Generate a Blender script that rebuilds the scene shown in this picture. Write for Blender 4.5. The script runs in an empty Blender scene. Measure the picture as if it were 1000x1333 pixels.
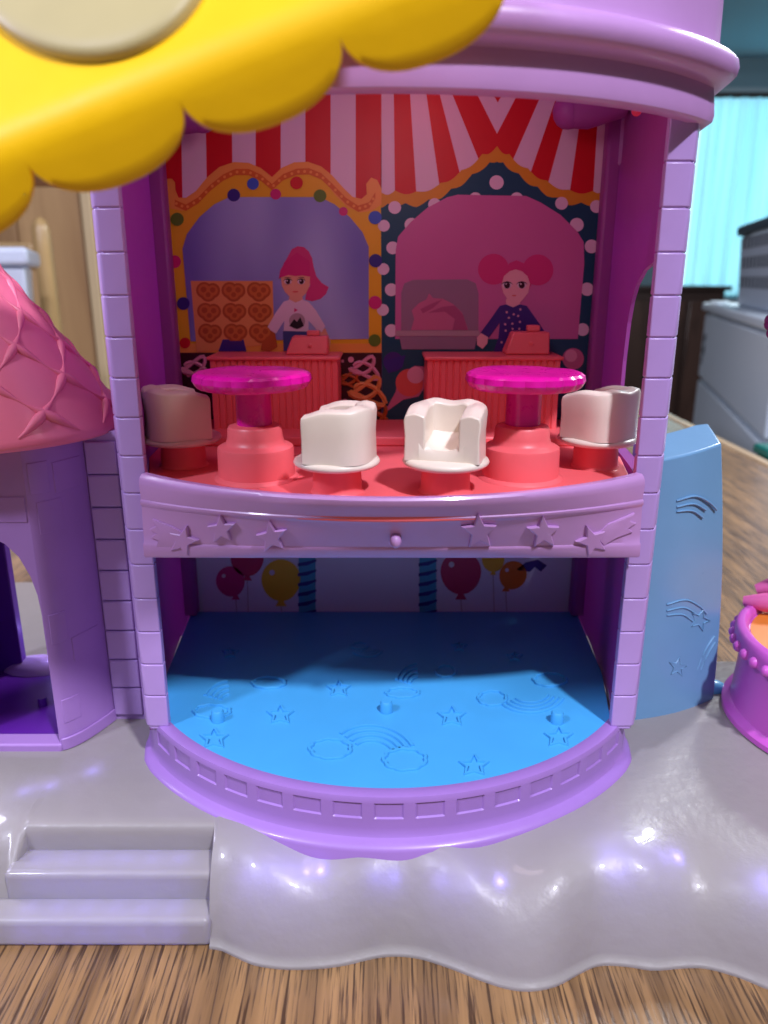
import bpy, bmesh, math, random
from mathutils import Vector, Matrix
random.seed(7)
SC = bpy.context.scene
COL = SC.collection
# ------------------------------------------------------------------ units: 1 BU = 1 cm, table top at z = 0
SC.unit_settings.system = 'METRIC'
SC.unit_settings.scale_length = 0.01
H = 16.5                                   # eye height over the table
PITCH = math.radians(17.0)
CP, SP = math.cos(PITCH), math.sin(PITCH)
# ------------------------------------------------------------------ camera
cam = bpy.data.cameras.new('camera')
cam.sensor_fit = 'VERTICAL'; cam.sensor_height = 36.0
cam.lens = 36.0 * 1000 / 1333.0
cam.clip_start = 0.5; cam.clip_end = 3000
cam.dof.use_dof = True; cam.dof.focus_distance = 21.5
cam.dof.aperture_fstop = 0.001 * cam.lens / 0.17
camo = bpy.data.objects.new('camera', cam); COL.objects.link(camo)
camo.location = (0, 0, H); camo.rotation_euler = (math.pi / 2 - PITCH, 0, 0)
SC.camera = camo
# ------------------------------------------------------------------ world (dim ambient of the room)
w = bpy.data.worlds.new('World'); SC.world = w; w.use_nodes = True
bg = w.node_tree.nodes['Background']
bg.inputs[0].default_value = (0.80, 0.80, 0.95, 1); bg.inputs[1].default_value = 0.07
# ------------------------------------------------------------------ lamps
def area(name, loc, target, size, power, color):
    l = bpy.data.lights.new(name, 'AREA'); l.shape = 'DISK'; l.size = size; l.energy = power; l.color = color
    o = bpy.data.objects.new(name, l); COL.objects.link(o); o.location = loc
    o.rotation_euler = (Vector(target) - Vector(loc)).to_track_quat('-Z', 'Y').to_euler()
    return o
KD = Vector((0.30, -0.52, 0.80)).normalized()
KT = Vector((0, 19, 8))
area('ceiling_lamp', KT + KD * 150, KT, 9, 235000, (0.86, 0.86, 1.0))
area('left_ceiling_lamp', KT + Vector((-0.56, -0.46, 0.69)).normalized() * 150, KT, 14, 130000, (0.74, 0.76, 1.0))
area('left_window_light', (-72, 42, 46), (-7.5, 24, 10), 30, 52000, (0.78, 0.76, 1.0))
area('ceiling_bounce', (-10, -45, 172), (0, 15, 5), 220, 78000, (0.92, 0.90, 1.0))
_l = bpy.data.lights.new('added_room_fill', 'POINT'); _l.energy = 620000; _l.color = (0.90, 0.95, 1.0); _l.shadow_soft_size = 12  # added fill that brightens the furniture and table beyond the castle
_o = bpy.data.objects.new('added_room_fill', _l); COL.objects.link(_o); _o.location = (88, 116, 95)
SC.view_settings.view_transform = 'Standard'; SC.view_settings.look = 'None'
SC.view_settings.exposure = 0.0; SC.view_settings.gamma = 1.0

# ------------------------------------------------------------------ picture ray helpers: a pixel of the photo to a point at a known depth or height
def ray(px, py):
    u = (px - 500) / 1000.0; v = (666.5 - py) / 1000.0
    return Vector((u, CP + v * SP, -SP + v * CP))
def at_y(px, py, Y):
    d = ray(px, py); return Vector((0, 0, H)) + d * (Y / d.y)
def at_z(px, py, Z):
    d = ray(px, py); return Vector((0, 0, H)) + d * ((Z - H) / d.z)

# ------------------------------------------------------------------ materials
def lin(v):
    v /= 255.0
    return v / 12.92 if v <= 0.04045 else ((v + 0.055) / 1.055) ** 2.4
def rgb(r, g, b): return (lin(r), lin(g), lin(b), 1)
def nt(name):
    m = bpy.data.materials.new(name); m.use_nodes = True
    t = m.node_tree; return m, t, t.nodes['Principled BSDF'], t.nodes['Material Output']
def plastic(name, col, rough=0.38, trans=0.0, var=0.07, bump=0.012, scale=2.2, coat=0.0, spec=0.5, tcol=None, sss=0.0, croug=.12):
    m, t, p, out = nt(name)
    N, L = t.nodes, t.links
    tc = N.new('ShaderNodeTexCoord'); nz = N.new('ShaderNodeTexNoise')
    nz.inputs['Scale'].default_value = scale * 0.35; nz.inputs['Detail'].default_value = 5
    L.new(tc.outputs['Object'], nz.inputs['Vector'])
    mix = N.new('ShaderNodeMix'); mix.data_type = 'RGBA'
    mix.inputs[6].default_value = tuple(c * (1 - var) for c in col[:3]) + (1,)
    mix.inputs[7].default_value = tuple(min(1, c * (1 + var)) for c in col[:3]) + (1,)
    L.new(nz.outputs['Fac'], mix.inputs[0]); L.new(mix.outputs[2], p.inputs['Base Color'])
    n2 = N.new('ShaderNodeTexNoise'); n2.inputs['Scale'].default_value = scale * 1.4; n2.inputs['Detail'].default_value = 9; n2.inputs['Roughness'].default_value = .72
    L.new(tc.outputs['Object'], n2.inputs['Vector'])
    mr = N.new('ShaderNodeMapRange'); mr.inputs[3].default_value = rough - 0.08; mr.inputs[4].default_value = rough + 0.10
    L.new(n2.outputs['Fac'], mr.inputs[0]); L.new(mr.outputs[0], p.inputs['Roughness'])
    n3 = N.new('ShaderNodeTexNoise'); n3.inputs['Scale'].default_value = scale * 0.9; n3.inputs['Detail'].default_value = 3
    L.new(tc.outputs['Object'], n3.inputs['Vector'])
    b = N.new('ShaderNodeBump'); b.inputs['Strength'].default_value = 0.5; b.inputs['Distance'].default_value = bump
    L.new(n3.outputs['Fac'], b.inputs['Height']); L.new(b.outputs[0], p.inputs['Normal'])
    p.inputs['Specular IOR Level'].default_value = spec
    p.inputs['Coat Weight'].default_value = coat; p.inputs['Coat Roughness'].default_value = croug
    if sss:
        p.inputs['Subsurface Weight'].default_value = sss
        p.inputs['Subsurface Radius'].default_value = (1, 0.7, 0.8); p.inputs['Subsurface Scale'].default_value = 0.12
    if trans:
        tr = N.new('ShaderNodeBsdfTranslucent'); tr.inputs[0].default_value = tcol or col
        ms = N.new('ShaderNodeMixShader'); ms.inputs[0].default_value = trans
        L.new(p.outputs[0], ms.inputs[1]); L.new(tr.outputs[0], ms.inputs[2]); L.new(ms.outputs[0], out.inputs[0])
    return m
def emit(name, col, s):
    m, t, p, out = nt(name)
    p.inputs['Base Color'].default_value = (0, 0, 0, 1)
    p.inputs['Emission Color'].default_value = col; p.inputs['Emission Strength'].default_value = s
    return m
def wood(name, light, dark, along='Y', sx=7.0, sl=0.55, pores=0.75, rough=0.35, coat=0.3, big=0.5):
    m, t, p, out = nt(name); N, L = t.nodes, t.links
    tc = N.new('ShaderNodeTexCoord'); mp = N.new('ShaderNodeMapping')
    sc = {'Y': (sx, sl, sx), 'Z': (sx, sx, sl), 'X': (sl, sx, sx)}[along]
    mp.inputs['Scale'].default_value = sc
    L.new(tc.outputs['Object'], mp.inputs['Vector'])
    # pores: short dark dashes
    n1 = N.new('ShaderNodeTexNoise'); n1.inputs['Scale'].default_value = 1.0; n1.inputs['Detail'].default_value = 4; n1.inputs['Roughness'].default_value = 0.6
    L.new(mp.outputs[0], n1.inputs['Vector'])
    r1 = N.new('ShaderNodeValToRGB'); r1.color_ramp.elements[0].position = 0.40; r1.color_ramp.elements[1].position = 0.50
    r1.color_ramp.elements[0].color = (0, 0, 0, 1); r1.color_ramp.elements[1].color = (1, 1, 1, 1)
    L.new(n1.outputs['Fac'], r1.inputs[0])
    # broad figure
    mp2 = N.new('ShaderNodeMapping'); mp2.inputs['Scale'].default_value = tuple(s * 0.16 for s in sc)
    L.new(tc.outputs['Object'], mp2.inputs['Vector'])
    n2 = N.new('ShaderNodeTexNoise'); n2.inputs['Scale'].default_value = 1.0; n2.inputs['Detail'].default_value = 5; n2.inputs['Distortion'].default_value = 0.8
    L.new(mp2.outputs[0], n2.inputs['Vector'])
    r2 = N.new('ShaderNodeValToRGB'); r2.color_ramp.elements[0].position = 0.34; r2.color_ramp.elements[1].position = 0.66
    mid = tuple(light[i] * (1 - big) + dark[i] * big for i in range(3)) + (1,)
    r2.color_ramp.elements[0].color = mid; r2.color_ramp.elements[1].color = light
    L.new(n2.outputs['Fac'], r2.inputs[0])
    mx = N.new('ShaderNodeMix'); mx.data_type = 'RGBA'
    mx.inputs[6].default_value = tuple(dark[i] * pores + light[i] * (1 - pores) for i in range(3)) + (1,)
    L.new(r1.outputs[0], mx.inputs[0]); L.new(r2.outputs[0], mx.inputs[7])
    L.new(mx.outputs[2], p.inputs['Base Color'])
    b = N.new('ShaderNodeBump'); b.inputs['Strength'].default_value = 0.35; b.inputs['Distance'].default_value = 0.03
    L.new(r1.outputs[0], b.inputs['Height']); L.new(b.outputs[0], p.inputs['Normal'])
    p.inputs['Roughness'].default_value = rough; p.inputs['Coat Weight'].default_value = coat; p.inputs['Coat Roughness'].default_value = 0.2
    return m

PURPLE = plastic('purple_plastic', rgb(184, 150, 216), 0.36, coat=0.15, sss=0.0)
RIMPURPLE = plastic('deep_purple_plastic', rgb(160, 120, 196), 0.36, coat=0.2)
MAGWALL = plastic('magenta_plastic', rgb(190, 96, 190), 0.40, trans=0.42)
RINGPUR = plastic('pink_purple_plastic', rgb(192, 144, 204), 0.36, coat=0.2)
TURRET = plastic('turret_purple_plastic', rgb(170, 128, 200), 0.40)
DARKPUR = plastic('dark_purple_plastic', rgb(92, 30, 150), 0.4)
BLUEF = plastic('sky_blue_plastic', rgb(70, 168, 230), 0.42, bump=0.006)
SLIDE = plastic('slide_blue_plastic', rgb(112, 160, 200), 0.30, coat=0.2)
CORAL = plastic('coral_plastic', rgb(244, 108, 114), 0.40)
CONE = plastic('pink_roof_plastic', rgb(236, 120, 146), 0.36, coat=0.15)
HOTPINK = plastic('hot_pink_plastic', rgb(224, 14, 158), 0.28, coat=0.2)
WHITE = plastic('white_plastic', rgb(236, 224, 208), 0.36, coat=0.2, sss=0.0)
YELLOW = plastic('yellow_plastic', rgb(248, 196, 4), 0.45, spec=.3)
CREAM = plastic('cream_plastic', rgb(182, 168, 116), 0.5)
CLOUD = plastic('milky_plastic', rgb(178, 172, 168), 0.34, trans=0.34, bump=0.06, scale=2.6, coat=0.6, croug=.05, tcol=rgb(200, 196, 214))
TUBM = plastic('orchid_plastic', rgb(206, 92, 196), 0.36, coat=0.2)
ORANGE = plastic('orange_plastic', rgb(226, 132, 48), 0.4)
PINKM = plastic('pink_plastic', rgb(224, 104, 168), 0.36)
MAUVE = plastic('mauve_plastic', rgb(150, 60, 120), 0.4)

# ------------------------------------------------------------------ mesh helpers
class MB:
    def __init__(s): s.v, s.f, s.m, s.mats = [], [], [], []
    def mi(s, mat):
        if mat is None: return 0
        if mat not in s.mats: s.mats.append(mat)
        return s.mats.index(mat)
    def add(s, vs, fs, mat=None):
        o = len(s.v); s.v += [tuple(v) for v in vs]; k = s.mi(mat)
        for f in fs: s.f.append(tuple(i + o for i in f)); s.m.append(k)
    def poly(s, pts, mat=None): s.add(pts, [tuple(range(len(pts)))], mat)
    def box(s, a, b, mat=None):
        (x0, y0, z0), (x1, y1, z1) = a, b
        s.add([(x0, y0, z0), (x1, y0, z0), (x1, y1, z0), (x0, y1, z0), (x0, y0, z1), (x1, y0, z1), (x1, y1, z1), (x0, y1, z1)],
              [(3, 2, 1, 0), (4, 5, 6, 7), (0, 1, 5, 4), (1, 2, 6, 5), (2, 3, 7, 6), (3, 0, 4, 7)], mat)
    def prism(s, bot, top, mat=None):
        n = len(bot)
        s.add(list(bot) + list(top), [tuple(reversed(range(n))), tuple(range(n, 2 * n))] + [(i, (i + 1) % n, n + (i + 1) % n, n + i) for i in range(n)], mat)
    def grid(s, rows, mat=None, close_u=False, close_v=False):
        R, C = len(rows), len(rows[0]); fs = []
        for i in range(R if close_v else R - 1):
            for j in range(C if close_u else C - 1):
                fs.append((i * C + j, i * C + (j + 1) % C, ((i + 1) % R) * C + (j + 1) % C, ((i + 1) % R) * C + j))
        s.add([p for r in rows for p in r], fs, mat)
    def lathe(s, prof, c=(0, 0, 0), n=32, mat=None, rf=None):
        rows = []
        for r, z in prof:
            rows.append([(c[0] + (r * (rf(2 * math.pi * k / n) if rf else 1)) * math.cos(2 * math.pi * k / n), c[1] + (r * (rf(2 * math.pi * k / n) if rf else 1)) * math.sin(2 * math.pi * k / n), c[2] + z) for k in range(n)])
        s.grid(rows, mat, close_u=True)
        o = len(s.v) - len(prof) * n
        s.f.append(tuple(reversed(range(o, o + n)))); s.m.append(s.mi(mat))
        o2 = len(s.v) - n
        s.f.append(tuple(range(o2, o2 + n))); s.m.append(s.mi(mat))
    def tube(s, pts, r, n=6, mat=None, closed=False):
        pts = [Vector(p) for p in pts]; rows = []; K = len(pts)
        for i, p in enumerate(pts):
            a = pts[(i - 1) % K] if (closed or i > 0) else p
            b = pts[(i + 1) % K] if (closed or i < K - 1) else p
            t = (b - a).normalized()
            up = Vector((0, 0, 1)) if abs(t.z) < 0.9 else Vector((0, 1, 0))
            u = t.cross(up).normalized(); v = u.cross(t)
            rr = r[i] if isinstance(r, (list, tuple)) else r
            rows.append([p + (u * math.cos(2 * math.pi * k / n) + v * math.sin(2 * math.pi * k / n)) * rr for k in range(n)])
        s.grid(rows, mat, close_u=True, close_v=closed)
        if not closed:
            o = len(s.v) - K * n
            s.f.append(tuple(reversed(range(o, o + n)))); s.m.append(s.mi(mat))
            s.f.append(tuple(range(len(s.v) - n, len(s.v)))); s.m.append(s.mi(mat))
    def ball(s, c, r, mat=None, n=12, m=8, sc=(1, 1, 1)):
        prof = [(max(1e-3, math.sin(math.pi * i / m)) * r, -math.cos(math.pi * i / m) * r) for i in range(m + 1)]
        rows = [[(c[0] + a * math.cos(2 * math.pi * k / n) * sc[0], c[1] + a * math.sin(2 * math.pi * k / n) * sc[1], c[2] + z * sc[2]) for k in range(n)] for a, z in prof]
        s.grid(rows, mat, close_u=True)
    def build(s, name, mat=None, parent=None, smooth=None, bevel=0, seg=2, fix=True, weld=False):
        me = bpy.data.meshes.new(name); me.from_pydata(s.v, [], s.f)
        for m in (s.mats or ([mat] if mat else [])): me.materials.append(m)
        if s.mats:
            for p, k in zip(me.polygons, s.m): p.material_index = k
        bm = bmesh.new(); bm.from_mesh(me)
        if weld: bmesh.ops.remove_doubles(bm, verts=bm.verts, dist=1e-4)
        if fix: bmesh.ops.recalc_face_normals(bm, faces=bm.faces)
        bm.to_mesh(me); bm.free()
        if smooth is not None:
            me.shade_smooth()
            me.set_sharp_from_angle(angle=math.radians(smooth))
        o = bpy.data.objects.new(name, me); COL.objects.link(o)
        if bevel:
            b = o.modifiers.new('bevel', 'BEVEL'); b.width = bevel; b.segments = seg; b.limit_method = 'ANGLE'; b.angle_limit = math.radians(30)
            b.harden_normals = False
            if smooth is None: me.shade_smooth(); me.set_sharp_from_angle(angle=math.radians(50))
        if parent is not None: put(o, parent)
        return o
ORIG = {}
def put(o, parent):
    """parent o while its mesh stays in world coordinates"""
    o.parent = parent
    o.matrix_parent_inverse = Matrix.Translation(-ORIG.get(parent.name, Vector((0, 0, 0))))
    ORIG[o.name] = Vector((0, 0, 0))
def tag(o, label, cat, group=None):
    o['label'] = label; o['category'] = cat
    if group: o['group'] = group
    return o
def thing(name, loc, label, cat, group=None):
    o = bpy.data.objects.new(name, None); COL.objects.link(o); o.empty_display_size = 1
    o.location = loc; ORIG[o.name] = Vector(loc)
    return tag(o, label, cat, group)
def structure(o): o['kind'] = 'structure'; return o
def dup_mesh(o, parent, offset=(0, 0, 0), like=None):
    c = o.copy(); COL.objects.link(c); c.parent = parent
    c.matrix_parent_inverse = Matrix.Translation(-ORIG.get(parent.name, Vector((0, 0, 0))))
    c.location = Vector(o.location) + Vector(offset)
    return c
def catmull(pts, n=8):
    P = [Vector(p) for p in pts]; P = [P[0] * 2 - P[1]] + P + [P[-1] * 2 - P[-2]]; out = []
    for i in range(1, len(P) - 2):
        for k in range(n):
            t = k / n; a, b, c, d = P[i - 1:i + 3]
            out.append(0.5 * ((2 * b) + (c - a) * t + (2 * a - 5 * b + 4 * c - d) * t * t + (3 * b - a - 3 * c + d) * t ** 3))
    out.append(P[-2]); return out
def lerp(a, b, t): return a + (b - a) * t
def interp(xs, ys, x):
    if x <= xs[0]: return ys[0]
    for i in range(1, len(xs)):
        if x <= xs[i]: return lerp(ys[i - 1], ys[i], (x - xs[i - 1]) / (xs[i] - xs[i - 1]))
    return ys[-1]
def star_pts(r, ri=0.45, rot=math.pi / 2, n=5):
    return [((r if k % 2 == 0 else r * ri) * math.cos(rot + math.pi * k / n), (r if k % 2 == 0 else r * ri) * math.sin(rot + math.pi * k / n)) for k in range(2 * n)]

# levels (z above the table)
Z_CLOUD = 2.4; Z_FLOOR = H - 12.8; Z_BALB = H - 7.2; Z_BALT = H - 5.06; Z_UP = H - 5.35
Z_RING = H + 3.48; Z_CEIL = H + 6.2; YB = 28.2

# ================================================================== ROOM
FLOORM = plastic('dark_floor', rgb(70, 52, 44), 0.6)
WALLM = plastic('teal_wall_paint', rgb(112, 140, 150), 0.8, var=0.03, scale=0.05)
CEILM = plastic('ceiling_paint', rgb(176, 206, 220), 0.9, var=0.03, scale=0.05)
m = MB(); m.box((-320, -60, -76), (420, 440, -75)); structure(m.build('floor', FLOORM))
m = MB(); m.box((-320, 420, -75), (420, 424, 170)); structure(m.build('wall', WALLM))
m = MB(); m.box((-320, 230, 118), (420, 420, 122)); structure(m.build('ceiling', CEILM))

# ---- wooden table
TABLEM = wood('oak_table', rgb(164, 126, 82), rgb(54, 35, 22), 'Y', 10.5, 0.34, 0.90, 0.30, 0.35, 0.66)
tb = thing('wooden_table', (-12, 45, -75), 'brown oak table with dark open grain that the toy castle stands on', 'table')
m = MB(); m.box((-62, -25, -3.0), (35.0, 112, 0)); m.build('tabletop', TABLEM, tb, bevel=0.35, seg=3)
EDGE = wood('pale_oak_edge', rgb(226, 200, 160), rgb(120, 86, 56), 'Y', 3, 0.3, 0.5)
m = MB(); m.box((35.02, -25, -3.0), (36.0, 112, 0.12)); m.build('edge_trim', EDGE, tb, bevel=0.2)
for sx in (-56, 30):
    for sy in (-19, 105):
        m = MB(); m.box((sx - 3, sy - 3, -75), (sx + 3, sy + 3, -3.02)); m.build('leg', TABLEM, tb, bevel=0.4)

# ---- panelled wall behind, left
PAN = wood('honey_pine', rgb(222, 180, 128), rgb(132, 86, 52), 'Z', 0.30, 0.03, 0.45, 0.5, 0.1, 0.75)
PANL = wood('pale_pine', rgb(236, 212, 170), rgb(180, 140, 96), 'Z', 0.4, 0.03, 0.4, 0.5, 0.1, 0.4)
pw = thing('wooden_cupboard', (-85, 176, -75), 'honey pine plank cupboard behind the toy at the left', 'cupboard')
def plank(px0, px1, z0, z1, y, mat, d=2.0):
    a = at_y(px0, 380, y).x; b = at_y(px1, 380, y).x
    m = MB(); m.box((a + .12, y, z0), (b - .12, y + d, z1)); m.build('plank', mat, pw, bevel=0.25)
plank(-330, -190, -75, 92, 170, PAN); plank(-190, -60, -75, 92, 170.3, PAN); plank(-60, 33, -75, 92, 171.5, PAN)
zt = at_y(60, 243, 170).z
plank(33, 116, -75, zt, 170, PAN)
plank(116, 131, -75, 92, 169.6, PANL); plank(131, 215, -75, 92, 170, PAN)
a = at_y(33, 380, 170).x; b = at_y(116, 380, 170).x
m = MB(); m.box((a, 171, zt + .2), (b, 173, 92)); m.build('lintel', wood('brown_pine', rgb(140, 92, 52), rgb(90, 54, 30), 'X', .3, .04), pw, bevel=.2)
a = at_y(131, 380, 170).x
m = MB(); m.box((-230, 172.2, -75), (a + 10, 200, 92)); m.build('carcass', PAN, pw)

# ---- wooden chair behind
CHM = wood('chair_wood', rgb(206, 172, 116), rgb(120, 84, 48), 'Z', 1.2, 0.12, 0.4)
ch = thing('wooden_chair', (-58, 128, -75), 'light wooden dining chair with rounded back post behind the plastic tub', 'chair')
px = at_y(57, 330, 122).x; zt = at_y(57, 283, 122).z
for xx in (px, px - 38):
    m = MB(); m.lathe([(1.0, -75), (1.3, -72), (1.35, zt - 5), (1.3, zt - 1.6), (.9, zt - .5), (.3, zt)], (xx, 122, 0), 16); m.build('back_post', CHM, ch, smooth=50)
    m = MB(); m.lathe([(1.2, -75), (1.5, -32)], (xx, 158, 0), 12); m.build('leg', CHM, ch, smooth=50)
for zz in (zt - 5.5, -8, -20):
    m = MB(); m.box((px - 36.8, 121.2, zz - 2), (px - 1.2, 122.8, zz + 2)); m.build('back_rail', CHM, ch, bevel=.4)
m = MB(); m.box((px - 40, 121, -32), (px + 2, 160, -29)); m.build('seat', CHM, ch, bevel=.8)

# ---- plastic tub on the table
TUBW = plastic('frosted_plastic', rgb(214, 222, 236), 0.3, trans=0.3, coat=0.3)
p0 = at_y(52, 321, 90)
tu = thing('storage_tub', (p0.x - 16, 100, 0), 'frosted white plastic storage tub standing on the table at left', 'tub')
zt = p0.z
def quad4(i, z, sh): return [(p0.x - 34 + i, 91 + i, z), (p0.x - 2.2 - i, 91 + i, z), (p0.x - 9.5 - i, 110 - i, z), (p0.x - 41 + i, 110 - i, z)]
m = MB(); m.prism(quad4(1.2, .02, 0), quad4(.3, zt - 2, 0))
m.build('body', TUBW, tu, bevel=.5, seg=3)
m = MB(); m.prism(quad4(-.6, zt - 1.98, 0), quad4(-.6, zt, 0)); m.build('lid', TUBW, tu, bevel=.5, seg=3)

# ---- right: window, curtain, dresser, basket, dark cabinet
wy = 418
a = at_y(905, 130, wy); b = at_y(905, 378, wy)
win = thing('window', (a.x + 70, wy, b.z), 'bright daylit window behind the cyan curtain', 'window')
m = MB(); m.box((a.x - 2, wy + .5, b.z - 2), (a.x + 150, wy + 1, a.z + 1)); m.build('pane', emit('daylight_pane', (0.50, 0.88, 1.0, 1), 2.0), win)
fr = plastic('window_frame_paint', rgb(150, 160, 165), .5)
m = MB(); m.box((a.x - 6, wy - 2, b.z - 6), (a.x - 2, wy + 1.5, a.z + 5)); m.box((a.x - 2, wy - 2, b.z - 6), (a.x + 150, wy + 1.5, b.z - 2)); m.box((a.x - 2, wy - 2, a.z + 1), (a.x + 150, wy + 1.5, a.z + 5)); m.build('frame', fr, win)
CURT, t, p, out = nt('cyan_sheer')
tr = t.nodes.new('ShaderNodeBsdfTranslucent'); tc = t.nodes.new('ShaderNodeTexCoord'); mp = t.nodes.new('ShaderNodeMapping'); mp.inputs['Scale'].default_value = (.16, .1, .006); mp.inputs['Rotation'].default_value = (0, .10, 0)
nz = t.nodes.new('ShaderNodeTexNoise'); nz.inputs['Scale'].default_value = 1; nz.inputs['Detail'].default_value = 3
cr_ = t.nodes.new('ShaderNodeValToRGB'); cr_.color_ramp.elements[0].position = .36; cr_.color_ramp.elements[1].position = .62
cr_.color_ramp.elements[0].color = (.22, .62, .80, 1); cr_.color_ramp.elements[1].color = (.52, .92, .98, 1)  # light and dark of the folds painted into the translucent colour
t.links.new(tc.outputs['Object'], mp.inputs[0]); t.links.new(mp.outputs[0], nz.inputs[0]); t.links.new(nz.outputs[0], cr_.inputs[0]); t.links.new(cr_.outputs[0], tr.inputs[0])
df = t.nodes.new('ShaderNodeBsdfDiffuse'); df.inputs[0].default_value = (0.40, 0.75, 0.85, 1)
tp = t.nodes.new('ShaderNodeBsdfTransparent')
ms = t.nodes.new('ShaderNodeMixShader'); ms.inputs[0].default_value = .30
ms2 = t.nodes.new('ShaderNodeMixShader'); ms2.inputs[0].default_value = .22
t.links.new(tr.outputs[0], ms.inputs[1]); t.links.new(df.outputs[0], ms.inputs[2])
t.links.new(ms.outputs[0], ms2.inputs[1]); t.links.new(tp.outputs[0], ms2.inputs[2]); t.links.new(ms2.outputs[0], out.inputs[0])
cu = thing('curtain', (a.x + 40, wy - 6, b.z), 'sheer cyan gathered curtain glowing with daylight at the right', 'curtain')
m = MB(); rows = []
for zi in range(9):
    z = lerp(b.z - 3, a.z, zi / 8); row = []
    for k in range(160):
        x = a.x + 2 + k * .6
        row.append((x, wy - 6 + 1.7 * math.sin(k * .55 + .8 * math.sin(k * .13)) * (1 - .35 * zi / 8) + .8 * math.sin(k * 1.31 + 1 + zi * .2), z))
    rows.append(row)
m.grid(rows); m.build('cloth', CURT, cu, smooth=80, fix=False)
m = MB(); m.tube([(a.x - 4, wy - 6, a.z + .8), (a.x + 110, wy - 6, a.z + .8)], 1.3, 10); m.build('curtain_rod', plastic('dark_rod', rgb(60, 46, 38), .5), cu, smooth=50)

DRS = plastic('white_painted_wood', rgb(206, 220, 228), .5, scale=.1)
dA = Vector((61.0, 150.0)); dB = Vector((44.5, 88.0)); zt = H - 4.6
dv = (dB - dA).normalized(); dn = Vector((-dv.y, dv.x))
if dn.x < 0: dn = -dn
dr = thing('dresser', ((dA.x + dB.x) / 2 + 12, (dA.y + dB.y) / 2, -75), 'white painted chest of drawers beyond the right edge of the table', 'dresser')
def dbox(m, s0, s1, d0, d1, z0, z1):
    q = [dA + dv * s0 + dn * d0, dA + dv * s1 + dn * d0, dA + dv * s1 + dn * d1, dA + dv * s0 + dn * d1]
    m.prism([(p.x, p.y, z0) for p in q], [(p.x, p.y, z1) for p in q])
Ld = (dB - dA).length
m = MB(); dbox(m, 0, Ld, .6, 45, -75, zt - 1.5); m.build('carcass', DRS, dr)
m = MB(); dbox(m, -1, Ld + 1, -.8, 46, zt - 1.48, zt); m.build('top', DRS, dr, bevel=.4)
zz = zt - 2.0
DECAL = plastic('dark_decal', rgb(60, 66, 76), .5)
for k in range(6):
    hgt = 11.6
    m = MB(); dbox(m, .4, Ld - .4, -.2, .55, zz - hgt, zz); d_ = m.build('drawer_front', DRS, dr, bevel=.35)
    zz -= hgt + .8
m = MB()
for q in ((3.0, -6.4, 1.0), (4.2, -8.4, 1.2), (3.0, -10.4, .9), (5.0, -6.0, .6), (2.4, -8.6, .6)):
    c = dA + dv * q[0] + dn * -.24
    m.poly([(c.x + dv.x * q[2] * math.cos(k * math.pi / 5), c.y + dv.y * q[2] * math.cos(k * math.pi / 5), zt + q[1] + q[2] * math.sin(k * math.pi / 5)) for k in range(10)])
m.build('flower_decal', DECAL, dr)

BASK = plastic('grey_basket_plastic', rgb(186, 200, 214), .45, scale=.3)
HOLE = plastic('basket_slot_dark', rgb(14, 16, 22), .7)
# basket stands on the dresser
c0 = at_y(938, 372, 128); 
bs = thing('laundry_basket', (c0.x + 14, 118, zt), 'slotted grey plastic laundry basket standing on the white dresser', 'basket')
bt = at_y(936, 292, 128).z
bA = dA + dv * 20 + dn * 1.5
def bb(m, s0, s1, d0, d1, z0, z1, fl=0):
    q = [dA + dv * s0 + dn * d0, dA + dv * s1 + dn * d0, dA + dv * s1 + dn * d1, dA + dv * s0 + dn * d1]
    cc = sum(q, Vector((0, 0))) / 4
    m.prism([(p.x, p.y, z0) for p in q], [(cc.x + (p.x - cc.x) * (1 + fl), cc.y + (p.y - cc.y) * (1 + fl), z1) for p in q])
s_0 = 19
m = MB()
bb(m, s_0, s_0 + 34, 2.2, 24, zt + .02, bt - 1.6, .06); m.build('body', BASK, bs, bevel=.5)
m = MB(); bb(m, s_0 - 1.6, s_0 + 35.6, .9, 25.4, bt - 1.58, bt); m.build('rim', plastic('dark_grey_rim', rgb(58, 66, 78), .4), bs, bevel=.5)
m = MB()
for r in range(3):
    for k in range(11):
        s = s_0 + 1.6 + k * 2.9; z0 = zt + 3.0 + r * 2.9
        H_ = bt - 1.6 - zt
        def dd(z): return 2.2 - .654 * (z - zt) / H_
        def pt(s_, z, o_): q = dA + dv * s_ + dn * (dd(z) + o_); return (q.x, q.y, z)
        z1_ = z0 + 1.7
        m.prism([pt(s, z0, -.04), pt(s + 1.3, z0, -.04), pt(s + 1.3, z0, .2), pt(s, z0, .2)], [pt(s + .25, z1_, -.04), pt(s + 1.55, z1_, -.04), pt(s + 1.55, z1_, .2), pt(s + .25, z1_, .2)])
so = m.build('slots', HOLE, bs); so['kind'] = 'stuff'
lid = at_z(935, 398, zt)
m = MB(); m.lathe([(1.6, .02), (1.7, .3), (1.5, .7)], (lid.x + 1.0, lid.y + 2, zt), 20)
tag(m.build('jar_lid', plastic('white_lid', rgb(225, 240, 245), .4), smooth=40), 'small round white lid lying beside the laundry basket', 'lid')
DARKW = wood('dark_walnut', rgb(58, 40, 34), rgb(20, 12, 10), 'X', .3, .04, .5)
ca = at_y(800, 372, 330); cb = at_y(945, 372, 330)
dc = thing('dark_cabinet', ((ca.x + cb.x) / 2, 345, -75), 'dark walnut sideboard under the bright window', 'cabinet')
m = MB(); m.box((ca.x, 330, -75), (cb.x, 370, ca.z - 2)); m.build('carcass', DARKW, dc)
m = MB(); m.box((ca.x - 2, 328, ca.z - 1.98), (cb.x + 2, 372, ca.z)); m.build('top', DARKW, dc, bevel=.4)
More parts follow.
